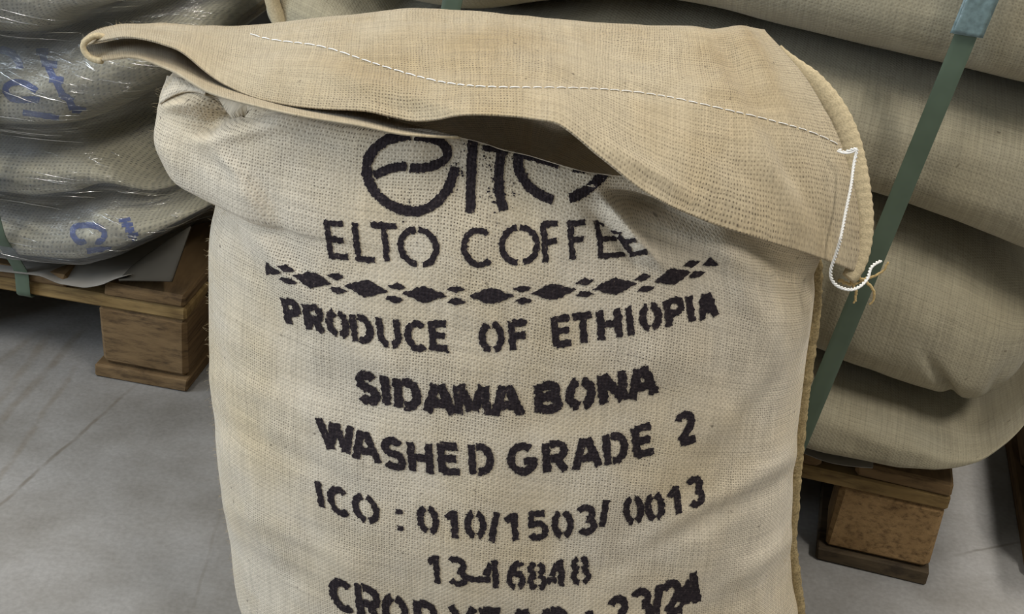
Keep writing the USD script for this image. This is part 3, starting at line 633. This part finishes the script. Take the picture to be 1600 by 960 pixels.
for c in ([(1326, 434), (1345, 436), (1362, 433), (1378, 424), (1388, 410)], [(1330, 440), (1336, 452), (1336, 470), (1334, 474)], [(1340, 432), (1352, 440), (1364, 452), (1366, 466), (1358, 476)], [(1310, 438), (1330, 444), (1350, 438)]):
    q_ = at_y(spline(c, 24), np.full(24, 1.20)); q_ += RNG.normal(0, .0004, q_.shape)
    cords.append(tube(q_, np.linspace(.0018, .0010, 24), 6))
obj('frayed_cord', join(cords), M['tan_cord'], FLAP, label='tan frayed cord ends')

# loose fibres that stand off the cloth
def fuzz(P, Nn, count, length, parent, mat, width=.00016):
    idx = RNG.integers(0, len(P), count); pts = []
    for i in idx:
        d0 = Nn[i] + RNG.normal(0, .75, 3); d0 /= np.linalg.norm(d0); l = length * RNG.uniform(.3, 1.2); c = RNG.normal(0, .5, 3)
        for t_ in (0, .33, .66, 1.0): pts.append(P[i] + d0 * l * t_ + c * l * t_ * t_ * .5)
    pp_, org = parent
    path = '%s/%s' % (pp_.GetPath(), numbered(str(pp_.GetPath()), 'loose_fibres'))
    b = UsdGeom.BasisCurves.Define(stage, path)
    b.CreateTypeAttr('linear'); b.CreateCurveVertexCountsAttr(Vt.IntArray([4] * count))
    b.CreatePointsAttr(Vt.Vec3fArray.FromNumpy((np.array(pts) - org).astype(np.float32)))
    b.CreateWidthsAttr(Vt.FloatArray([width])); b.SetWidthsInterpolation('constant')
    UsdShade.MaterialBindingAPI.Apply(b.GetPrim()).Bind(mat)
    tag(b.GetPrim(), kind='stuff')
m_ = (rr[:, None] < .1) & (V[..., 2] > .05) & (np.abs(np.einsum('ijk,k->ij', Nrm, cF)) < .45)
fuzz(V[m_], Nrm[m_], 1800, .005, SACK, M['hem'])
eg = np.concatenate([FG[10:24].reshape(-1, 3), FG[-3:].reshape(-1, 3)]); en = np.concatenate([nfl.reshape(FG.shape)[10:24].reshape(-1, 3), nfl.reshape(FG.shape)[-3:].reshape(-1, 3)])
fuzz(eg, en, 700, .004, SACK, M['hem'])

# ------------------------------------------------------------------ stacks of lying sacks
class Frame:
    """a pallet's front: origin at a front corner on the floor, e along the front, n out of the front"""
    def __init__(self, o, ang):
        self.o = np.array([o[0], o[1], 0.0]); a = math.radians(ang)
        self.e = np.array([math.cos(a), math.sin(a), 0]); self.n = np.array([math.sin(a), -math.cos(a), 0])
    def P(self, s, d, z):
        s, d, z = np.broadcast_arrays(*map(lambda q: np.asarray(q, float), (s, d, z)))
        return self.o + s[..., None] * self.e + d[..., None] * self.n + z[..., None] * np.array([0, 0, 1.0])
    def hit(self, px, d):
        """(s, z) of the photo position px on the plane at d"""
        r = ray(np.asarray(px, float)); k = (d - (cC - self.o) @ self.n) / (r @ self.n)
        X = cC + r * k[..., None] - self.o
        return np.stack([X @ self.e, X[..., 2]], -1)
def lying_sack(fr, name, label, group, s0, s1, zb, zt, d0, depth, mat, nexp=2.9, seed=1, ear=True, endp=7.0, amp=.006, ns=170, nt=120, front_dents=()):
    """zb(s), zt(s): where it touches its neighbours below and above; d0: how far its front stands out"""
    t = np.linspace(-1, 1, ns); t = np.sign(t) * (1 - (1 - np.abs(t)) ** 1.6)
    s = (s0 + s1) / 2 + t * (s1 - s0) / 2
    taper = np.maximum(1 - np.abs(t) ** endp, 0) ** (1 / 2.3); taper = .10 + .90 * taper
    B, T = zb(s), zt(s); zc = (B + T) / 2; hz = (T - B) / 2 * taper; hd = depth / 2 * (.25 + .75 * taper)
    a = np.linspace(0, 2 * PI, nt, endpoint=False) + PI   # starts at the back
    cd, sz = np.cos(a), np.sin(a)
    ed = np.sign(cd) * np.abs(cd) ** (2 / nexp); ez = np.sign(sz) * np.abs(sz) ** (2 / nexp)
    D = (d0 - depth / 2) + hd[:, None] * ed[None]; Z = zc[:, None] + hz[:, None] * ez[None]
    P = fr.P(np.repeat(s[:, None], nt, 1), D, Z)
    v = P.reshape(-1, 3); F = grid_faces(nt, ns, True); n = vnormals(v, F)
    cen = fr.P(s.mean(), d0 - depth / 2, zc.mean())
    if ((v - cen) * n).sum() < 0: n = -n; F = F[:, ::-1]
    side_w = np.clip(np.abs(n @ fr.n) * 1.4, 0, 1)
    hh = (fbm3(v + seed, 6.0, seed) * amp * 1.6 + fbm3(v * [1, 1, 2] + seed, 18, seed + 5, 2) * amp * .5) * side_w
    if len(front_dents): hh += fold_field(proj(v), front_dents) * side_w
    v = v + n * hh[:, None]
    perim = np.r_[0, np.cumsum(np.linalg.norm(np.diff(P[ns // 2], axis=0), axis=1))]
    vv_ = np.concatenate([v.reshape(ns, nt, 3), v.reshape(ns, nt, 3)[:, :1]], 1)
    st = np.stack(np.meshgrid(np.r_[perim, perim[-1] + .004], s - s0, indexing='xy'), -1)[..., ::-1]
    fl = grid_faces(nt + 1, ns)
    if (F[0] != grid_faces(nt, ns, True)[0]).any(): fl = fl[:, ::-1]
    caps = []
    V2 = vv_.reshape(-1, 3); nb = len(V2); V2 = np.vstack([V2, vv_[0].mean(0), vv_[-1].mean(0)])
    i = np.arange(nt); caps = np.vstack([np.stack([np.full(nt, nb), i, i + 1], -1), np.stack([np.full(nt, nb + 1), (ns - 1) * (nt + 1) + i + 1, (ns - 1) * (nt + 1) + i], -1)])
    root = thing(name, label, 'sack', fr.P((s0 + s1) / 2, d0 - depth / 2, float(np.min(B))), group)
    body = obj('sack_body', (V2, np.vstack([tri(fl), caps])), mat, root, uv=np.vstack([st.reshape(-1, 2), [0, 0], [0, 0]]))
    for e_ in (0, -1):   # closed end with its sewn edge
        c = vv_[e_, :nt:4]; u_ = np.vstack([c, c[:1]]); obj('end_seam', tube(u_, .004, 6, caps=False), M['seam'], root)
    return root, body, v.reshape(ns, nt, 3), n.reshape(ns, nt, 3), s
def crease(fr, pts, d, left=None, right=None):
    q_ = fr.hit(np.array(pts, float), d); q_ = q_[np.argsort(q_[:, 0])]
    f = PchipInterpolator(q_[:, 0], q_[:, 1])
    return lambda s: f(np.clip(s, q_[0, 0], q_[-1, 0]))

# right-hand stack
P1, P2 = at_z(np.array((1243., 747.)), .122), at_z(np.array((1480., 800.)), .122)
RANG = math.degrees(math.atan2(P2[1] - P1[1], P2[0] - P1[0]))
FR = Frame(P2, RANG)
DECK = .166
c12 = crease(FR, [(1150, 520), (1272, 562), (1310, 582), (1375, 606), (1440, 635), (1475, 657), (1525, 676), (1565, 668), (1640, 650)], -.05)
c23 = crease(FR, [(900, 190), (1060, 235), (1200, 270), (1340, 312), (1420, 340), (1500, 372), (1560, 400), (1640, 440)], -.05)
c34 = crease(FR, [(400, -90), (500, -55), (582, 0), (618, 22), (700, 34), (850, 22), (975, 8), (1100, 28), (1200, 54), (1300, 80), (1400, 104), (1500, 127), (1600, 153), (1750, 190)], -.05)
SR = FR.hit(np.array([(1640., 560.)]), 0.0)[0, 0]; SL = FR.hit(np.array([(352., 20.)]), 0.0)[0, 0]
print('FR angle', RANG, 'SR', SR, 'SL', SL, 'c12', c12(np.array([-.3, 0])), 'c23', c23(np.array([-.5, -.2, 0])), 'c34', c34(np.array([-.9, -.5, 0])))
g4 = 'lying jute sacks strapped in the stack on the right'
bot = crease(FR, [(1180, 690), (1262, 708), (1360, 726), (1450, 730), (1530, 722), (1600, 702), (1660, 670)], .0)
z1b = lambda s: np.maximum(DECK + .006, bot(s)) 
RS = []
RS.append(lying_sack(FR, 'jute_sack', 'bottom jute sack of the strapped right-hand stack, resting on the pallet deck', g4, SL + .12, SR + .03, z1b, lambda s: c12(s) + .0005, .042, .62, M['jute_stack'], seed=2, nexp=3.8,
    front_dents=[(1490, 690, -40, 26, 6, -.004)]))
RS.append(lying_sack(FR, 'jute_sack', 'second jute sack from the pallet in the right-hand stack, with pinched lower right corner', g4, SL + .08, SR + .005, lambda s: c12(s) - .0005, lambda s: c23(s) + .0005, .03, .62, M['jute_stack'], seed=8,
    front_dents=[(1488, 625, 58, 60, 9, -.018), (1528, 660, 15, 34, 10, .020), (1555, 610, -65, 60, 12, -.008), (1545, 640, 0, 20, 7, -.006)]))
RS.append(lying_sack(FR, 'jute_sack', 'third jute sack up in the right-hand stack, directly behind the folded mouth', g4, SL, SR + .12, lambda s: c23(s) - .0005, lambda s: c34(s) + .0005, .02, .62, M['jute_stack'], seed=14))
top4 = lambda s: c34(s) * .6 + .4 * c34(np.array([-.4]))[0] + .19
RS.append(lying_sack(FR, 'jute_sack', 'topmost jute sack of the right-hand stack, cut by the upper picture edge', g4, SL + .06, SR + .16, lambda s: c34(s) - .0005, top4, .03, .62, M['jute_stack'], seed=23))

# corded ear at the left end of the third sack
eh = FR.hit(spline([(424, -14), (426, 4), (433, 24), (440, 46), (446, 70)], 40), -.02); ear = FR.P(eh[:, 0], -.02, eh[:, 1])
obj('corded_ear', tube(ear, .0095, 10), M['hem'], RS[2][0], label='rolled cord at the left corner')

def ribbon(fr, s, path, w, th=.0012, n=160, lean=0.0):
    pth = spline(path, n) if len(path) > 2 else np.array(path, float)
    ss = np.linspace(-w / 2, w / 2, 5)
    P = fr.P(s + ss[None, :] + lean * (pth[:, 1:2] - .5), pth[:, 0:1], pth[:, 1:2])
    sv, sf, _ = sheet(P, th); return sv, tri(sf)
def strap(fr, px, d, ztop_, depth, label, seal=False, w=.0235):
    s, z = fr.hit(np.array([px], float), d)[0]
    root = thing('packing_strap', label, 'strap', fr.P(s, 0, 0))
    s = float(s); z = float(z)
    pth = [(-.05, .128), (.0, .130), (.008, .145), (.02, .165), (d - .004, .19), (d, .24), (d, .32), (d + .002, .45), (d, .6), (d, .72), (d - .004, ztop_ - .05), (d - .03, ztop_ + .006), (d - .1, ztop_ + .014), (-.45, ztop_ + .012), (-depth + .02, ztop_ - .05)]
    # straight runs between the supports
    p = np.array(pth); k = np.r_[0, np.cumsum(np.linalg.norm(np.diff(p, axis=0), axis=1))]; f = PchipInterpolator(k, p); q_ = f(np.linspace(0, k[-1], 200))
    ss = np.linspace(-w / 2, w / 2, 5)
    P = fr.P(s + ss[None, :] + LEAN * (q_[:, 1:2] - z), q_[:, 0:1], q_[:, 1:2])
    sv, sf, _ = sheet(P, .0014); obj('strap_band', (sv, tri(sf)), M['strap'], root)
    return root, s + 0j + 1j * z
LEAN = .13
rs1, s_r = strap(FR, (1384, 360), .058, float(top4(np.array([-.2]))[0]) + .012, .6, 'green plastic packing strap running down the right-hand stack beside the sack mouth')
strap(FR, (706, 6), .058, float(top4(np.array([-.7]))[0]) + .012, .6, 'green packing strap showing only as a short stub above the folded mouth')
z_s = FR.hit(np.array([(1536., 20.)]), .06)[0]
sl = []
for k_, (a, b, w_) in enumerate(((-.026, .026, .034), (-.024, .024, .030))):
    zz = np.linspace(z_s[1] + a, z_s[1] + b, 14); ss = np.linspace(-w_ / 2, w_ / 2, 9)
    dd = .0605 + .003 * k_ + .0014 * meshkit.noise(np.stack(np.meshgrid(ss * 300, zz * 300, [k_ * 5.0], indexing='ij'), -1)[:, :, 0], 3).T
    P = FR.P(s_r.real + ss[None] + LEAN * (zz[:, None] - s_r.imag), dd, zz[:, None]); sv, sf, _ = sheet(P, .003); sl.append((sv, sf))
obj('strap_seal', join(sl), M['seal'], rs1, label='grey-green crimped seal')

# ------------------------------------------------------------------ pallets
def board(fr, s0, s1, d0, d1, z0, z1, jit=.002, bev=.0022, wane=0.0):
    """one plank with eased edges, slightly uneven"""
    b = trimesh.creation.box(bounds=[(s0 + bev, d0, z0 + bev), (s1 - bev, d1, z1 - bev)])
    import manifold3d as m3
    a = [s0, d0, z0]; c = [s1, d1, z1]
    pts = []
    for x, xi in ((s0, 1), (s1, -1)):
        for y, yi in ((d0, 1), (d1, -1)):
            for z, zi in ((z0, 1), (z1, -1)):
                q_ = np.array([x, y, z]); b_ = bev * RNG.uniform(.7, 2.0)
                jx = RNG.normal(0, jit, 3) * [1, 1, .35]
                q_ = q_ + np.array([xi, yi, zi]) * np.abs(jx) * .6
                pts += [q_ + [b_ * xi, 0, 0] * 1 if False else q_ + np.array([b_ * xi, b_ * yi, 0]), q_ + np.array([b_ * xi, 0, b_ * zi]), q_ + np.array([0, b_ * yi, b_ * zi])]
    h = trimesh.convex.convex_hull(np.array(pts))
    v = np.array(h.vertices)
    return trimesh.Trimesh(fr.P(v[:, 0], v[:, 1], v[:, 2]), h.faces if np.linalg.det(np.stack([fr.e, fr.n, [0, 0, 1]])) > 0 else h.faces[:, ::-1], process=False)
def pallet(fr, s0, s1, depth, label, mats, deck=DECK, seedgap=0, block_w=.1, first=0):
    root = thing('wooden_pallet', label, 'pallet', fr.P((s0 + s1) / 2, -depth / 2, 0))
    zb0, zb1 = .022, .122; zs1 = .144
    W = s1 - s0
    xs = [(s0, s0 + .145), (s0 + W / 2 - .0725, s0 + W / 2 + .0725), (s1 - .145, s1)]
    ds = [(-.1, 0.0), (-depth / 2 - .05, -depth / 2 + .05), (-depth, -depth + .1)]
    for a, b in xs: obj('bottom_board', board(fr, a - .004, b + .002, -depth, .003, 0, zb0), M[mats[3]], root, smooth=False)
    for a, b in xs:
        for c, d_ in ds: obj('block', board(fr, a + .006, b, c, d_ - .002, zb0, zb1, .002, .004), M[mats[2]], root, smooth=False)
    for c, d_ in ds: obj('stringer_board', board(fr, s0, s1, c, d_, zb1, zs1), M[mats[1]], root, smooth=False)
    n_ = 6; bw = .128; gap = (W - n_ * bw) / (n_ - 1)
    for i in range(n_):
        a = s0 + i * (bw + gap); obj('deck_board', board(fr, a, a + bw, -depth, .002, zs1, deck, .002, .0035), M[mats[0]], root, smooth=False)
    return root
pallet(FR, -.98, 0.0, .75, 'brown wooden pallet under the right-hand stack, its chipboard corner block in view', ('wood_brown', 'wood_yellow', 'wood_chip', 'wood_dark'))
BL = at_z(np.array((292., 613.)), 0.0); BL0 = at_z(np.array((200., 601.)), 0.0)
LANG = -6.5
FL = Frame(BL, LANG)
pallet(FL, -1.05, 0.0, .8, 'worn brown wooden pallet under the film-wrapped left-hand stack', ('wood_brown', 'wood_yellow', 'wood_brown', 'wood_brown'))
B3 = at_z(np.array((1604., 902.)), 0.0)
F3 = Frame(B3, RANG)
pallet(F3, 0.0, .8, .6, 'dark wooden pallet at the right picture edge, only its corner block showing', ('wood_dark', 'wood_dark', 'wood_brown', 'wood_brown'))

# ------------------------------------------------------------------ left-hand stack
SLR = FL.hit(np.array([(330., 330.)]), -.1)[0, 0]
ab = crease(FL, [(-160, 395), (0, 402), (60, 416), (120, 424), (180, 416), (205, 402), (250, 380), (290, 360), (340, 348)], -.02)
a12 = crease(FL, [(-160, 292), (0, 300), (60, 310), (129, 308), (186, 292), (240, 306), (300, 316), (340, 322)], -.05)
a2t = crease(FL, [(-160, 195), (0, 203), (80, 206), (140, 212), (185, 232), (240, 275), (275, 296), (340, 312)], -.05)
bb = crease(FL, [(-160, 193), (0, 200), (60, 204), (120, 206), (170, 192), (240, 158), (300, 120)], -.05)
bt = crease(FL, [(-160, 52), (0, 62), (60, 66), (95, 60), (130, 46), (200, 28), (310, 26)], -.05)
db = crease(FL, [(-160, 50), (0, 60), (60, 65), (92, 58), (120, 40), (150, 24), (200, 12), (300, -12)], -.05)
dt = lambda s: db(np.full_like(s, -.4)) + .16
hitx = lambda x, y: float(FL.hit(np.array([(float(x), float(y))]), -.05)[0, 0])
print('left', SLR, ab(np.array([-.8, -.4, 0])), a12(np.array([-.8, -.4, 0])), a2t(np.array([-.8, -.4, 0])), bb(np.array([-.8, -.4, 0])), bt(np.array([-.8, -.4, 0])))
gl = 'film-wrapped jute sacks of the left-hand stack'
zlow = lambda s: np.maximum(ab(s), DECK + .003)
specs = [  # label, left end, right end, underside, top, front, seed
   ('bottom film-wrapped jute sack of the left-hand stack, with blue print near its right end', -1.02, hitx(338, 335), zlow, lambda s: a12(s) + .0005, .03, 31),
         ('second film-wrapped jute sack from the pallet in the left-hand stack, without print', -1.03, hitx(287, 290), lambda s: a12(s) - .0005, lambda s: np.maximum(a2t(s), a12(s) + .03), .025, 37),
         ('film-wrapped jute sack with the largest blue print, upper left below the topmost sack', -1.02, hitx(318, 80), lambda s: bb(s) - .003, lambda s: np.maximum(bt(s), bb(s) + .04) + .002, .04, 41),
         ('topmost film-wrapped jute sack of the left-hand stack, at the upper left picture corner', -1.03, hitx(300, 0), lambda s: db(s) - .003, dt, .04, 47)]
LS = []
for lab, sa, sb, zb_, zt_, d0, sd in specs:
    LS.append(lying_sack(FL, 'jute_sack', lab, gl, sa, sb, zb_, zt_, d0, .66, M['jute_open'], nexp=2.5, seed=sd, endp=6, amp=.007))

# blue printing on two of them
def sack_ip(S):
    P, Nn = S[2], S[3]; m = (Nn @ cF) < -.08
    z0 = np.zeros((m.sum(), 2)); return LinearNDInterpolator(proj(P[m]), np.hstack([P[m], Nn[m], z0]))
blueB = [strokes([[(-12, 82), (8, 80), (24, 90), (31, 108)]], 12), strokes([[(58, 143), (40, 132), (18, 131), (9, 139), (14, 150), (36, 156), (62, 157)]], 10), strokes([[(36, 175), (92, 183)]], 9),
    strokes([[(57, 82), (76, 82)], [(66, 82), (70, 98)], [(66, 100), (90, 102)], [(74, 101), (84, 122)], [(78, 124), (100, 126)], [(88, 126), (97, 146)], [(94, 146), (114, 158)], [(108, 156), (114, 170)], [(112, 170), (140, 173)]], 11)]
blueA = [strokes([[(134, 376), (116, 370), (115, 358), (130, 353), (150, 354), (163, 364), (158, 376), (150, 377)]], 9), strokes([[(136, 392), (160, 389), (182, 391)]], 8),
    strokes([[(186, 346), (204, 343)], [(194, 344), (202, 362)], [(190, 353), (208, 351)], [(196, 361), (210, 358)], [(201, 360), (212, 376)], [(200, 369), (216, 365)], [(206, 376), (220, 372)]], 6)]
for S, gs in ((LS[2], blueB), (LS[0], blueA)):
    sip = sack_ip(S)
    for g_ in gs:
        ms, uv = print_on(ragged(g_, .45), sip, .0012, 6.0)
        obj('lettering', ms, M['blue'], S[1], uv=uv, label='faded blue stencilled lettering', kind='stuff' if g_ is gs[-1] else None)

sip2 = sack_ip(RS[1])
cs_ = [spline([(1557, 610), (1553, 632), (1540, 652), (1528, 664)], 24), spline([(1524, 668), (1548, 662), (1572, 657), (1594, 652)], 24)]
cc_ = []
for c in cs_:
    d = sip2(c)
    if not np.isnan(d).any(): cc_.append(tube(d[:, :3] + d[:, 3:6] * .001, np.linspace(.004, .0022, 24), 8, .5))
if cc_: obj('corner_stitching', join(cc_), M['hem'], RS[1][0], label='tan overcast stitching at the pinched corner')

# stretch film round the left stack: spans from bulge to bulge
zz = np.linspace(DECK - .012, 1.02, 430)
ssf = np.r_[np.linspace(-1.06, -.16, 150), np.linspace(-.155, SLR + .06, 90)]
def front_of(S, s, z):
    """how far the front of a lying sack stands out at s, z"""
    P = S[2]; q_ = (P.reshape(-1, 3) - FL.o); sd = np.stack([q_ @ FL.e, q_[:, 2]], -1); dd = q_ @ FL.n
    m = dd > -.28
    return LinearNDInterpolator(sd[m], dd[m], fill_value=np.nan)(s, z)
Sg, Zg = np.meshgrid(ssf, zz)
Dg = np.full(Sg.shape, -.30)
for S in LS: Dg = np.fmax(Dg, front_of(S, Sg, Zg))
from scipy.ndimage import maximum_filter
# smooth bridge over the creases, then never inside a sack
sm = Dg.copy()
for _ in range(3): sm = np.maximum(gaussian_filter(sm, (11, 4)), Dg)
sm = np.maximum(gaussian_filter(maximum_filter(sm, (9, 5)), (4, 2)), Dg) + .004
wr = (meshkit.noise(np.stack([Sg * 5 + Zg * 6, Zg * 60 + Sg * 9, Sg * 0], -1), 5) + .6 * meshkit.noise(np.stack([Sg * 11 - Zg * 10, Zg * 150 + Sg * 22, Sg * 0 + 3], -1), 6)) * .0050
FP = FL.P(Sg, sm + wr, Zg)
film = thing('stretch_film', 'clear wrinkled stretch film wrapped round the left-hand stack of sacks', 'plastic film', FL.P(-.5, 0, DECK))
obj('film_sheet', (FP.reshape(-1, 3), tri(grid_faces(len(ssf), len(zz)))), M['film'], film, uv=np.stack([Sg, Zg], -1).reshape(-1, 2))

# fine pulled folds of the film
fsurf = FP; fl_ = []
for _ in range(520):
    i = int(RNG.integers(12, 400)); j = int(RNG.integers(8, 215)); n_ = int(RNG.integers(6, 20))
    jj = np.arange(j, min(j + n_, 238)); w = RNG.uniform(-.24, .0); r_ = RNG.uniform(.0004, .0010)
    ii = np.clip(i + w * (jj - j) * 2.2 + RNG.normal(0, .12, len(jj)), 0, 428)
    i0 = ii.astype(int); fr_ = (ii - i0)[:, None]
    q_ = fsurf[i0, jj] * (1 - fr_) + fsurf[i0 + 1, jj] * fr_ + FL.n * .0008
    if len(q_) < 5: continue
    fl_.append(tube(q_, r_ * np.sin(np.linspace(.12, PI - .12, len(q_))), 6, up=FL.n))
obj('film_folds', join(fl_), M['film_fold'], film, kind='stuff', label='fine shiny pulled folds in the film')

# strap on the left stack, running over the deck edge
sL, zL = FL.hit(np.array([(22., 440.)]), .03)[0]
root = thing('packing_strap', 'dark green packing strap over the left pallet edge, at the picture edge', 'strap', FL.P(sL, 0, 0))
p = np.array([(-.06, .119), (-.004, .119), (.006, .125), (.007, .16), (.02, .19), (.05, .25), (.056, .35), (.056, .5), (.056, .7), (.05, .9), (0, 1.0), (-.4, 1.02)]); k = np.r_[0, np.cumsum(np.linalg.norm(np.diff(p, axis=0), axis=1))]
q_ = PchipInterpolator(k, p)(np.linspace(0, k[-1], 160)); ss = np.linspace(-.011, .011, 4)
sv, sf, _ = sheet(FL.P(sL + ss[None] - .10 * np.clip(q_[:, 1:2] - .16, 0, .12), q_[:, 0:1], q_[:, 1:2]), .0014)
obj('strap_band', (sv, tri(sf)), M['strap'], root)

# paper sheets between the sacks and the pallets
def deck_sheet(fr, edge, dmax, name, label, cat, mat, depth=.3, th=.0015, z=DECK + .0015):
    """edge: (photo position, d) along the visible front edge"""
    q_ = fr.hit(np.array(edge, float), dmax); q_ = q_[np.argsort(q_[:, 0])]
    n_ = 60; s = np.linspace(q_[0, 0], q_[-1, 0], n_); zf = PchipInterpolator(q_[:, 0], q_[:, 1])(s)
    w = np.linspace(0, 1, 24)[:, None]
    D = -depth + (dmax + depth) * w; Z = z + (zf[None] - z) * np.clip((w - .7) / .3, 0, 1) ** 1.6
    sv, sf, _ = sheet(fr.P(s[None], D, Z), th)
    root = thing(name, label, cat, fr.P(s.mean(), 0, z))
    obj('sheet', (sv, tri(sf)), mat, root); return root
deck_sheet(FL, [(-80, 412), (0, 424), (60, 431), (95, 444), (125, 449), (155, 446), (180, 436), (200, 430)], .012, 'paper_sheet', 'pale paper sheet drooping over the left pallet edge under the sacks', 'paper', M['paper'])
pe = at_z(spline([(1225, 696), (1258, 709), (1290, 721), (1325, 728), (1364, 731.5)], 40), DECK + .002)
w_ = np.linspace(0, 1, 10)[:, None, None]
PG = (pe[None] - FR.n * .2) * (1 - w_) + pe[None] * w_
sv, sf, _ = sheet(PG, .002)
root = thing('paper_sheet', 'thin white paper edge under the bottom sack of the right-hand stack', 'paper', pe.mean(0))
obj('sheet', (sv, tri(sf)), M['paper'], root)
# upright corner of cardboard beside the bottom sack
cs = FL.hit(np.array([(200, 424), (282, 426), (291, 362), (240, 392)], float), -.02)
root = thing('cardboard_sheet', 'grey cardboard sheet turned up at the right end of the left-hand stack', 'cardboard', FL.P(cs[:, 0].mean(), -.03, DECK))
u_ = np.linspace(0, 1, 20)[None, :]; w_ = np.linspace(0, 1, 14)[:, None]
A0, A1, A2, A3 = cs[0], cs[1], cs[2], cs[3]
lowp = A0 * (1 - u_[..., None]) + A1 * u_[..., None]; topp = (A0 * (1 - u_[..., None]) ** 2 + 2 * u_[..., None] * (1 - u_[..., None]) * A3 + A2 * u_[..., None] ** 2)
SZ = lowp * (1 - w_[..., None]) + topp * w_[..., None]; SZ[..., 1] = np.maximum(SZ[..., 1], DECK + .002)
sv, sf, _ = sheet(FL.P(SZ[..., 0], .012 - .05 * w_ + 0 * u_, SZ[..., 1]), .003)
obj('sheet', (sv, tri(sf)), M['card'], root)

# further load standing in the dark behind the two stacks
FB = Frame((-1.2, 2.75), -9)
root = thing('wrapped_load', 'black plastic-wrapped load in the dark gap between the two stacks', 'load', FB.P(.7, -.4, 0))
ld = trimesh.creation.box(bounds=[(0, -.8, .146), (1.5, 0, 1.0)]); 
for _ in range(5): ld = ld.subdivide()
lv_ = np.array(ld.vertices); c_ = np.array([.75, -.4, .573]); hs = np.array([.75, .4, .427]); qn = np.clip((lv_ - c_) / hs, -1, 1)
inn = np.clip(lv_, c_ - hs + .05, c_ + hs - .05); dv = lv_ - inn; dl = np.linalg.norm(dv, axis=1, keepdims=True); lv_ = inn + dv / np.maximum(dl, 1e-9) * .05
lw = FB.P(lv_[:, 0], lv_[:, 1], lv_[:, 2]); lw = lw + (fbm3(lw * [1, 1, 3], 9, 5) * .012)[:, None] * FB.n
obj('film_wrap', (lw, ld.faces[:, ::-1]), M['black_film'], root)
for a in (0, .68, 1.36): obj('runner', board(FB, a, a + .14, -.8, 0, 0, .144), M['wood_dark'], root, smooth=False)
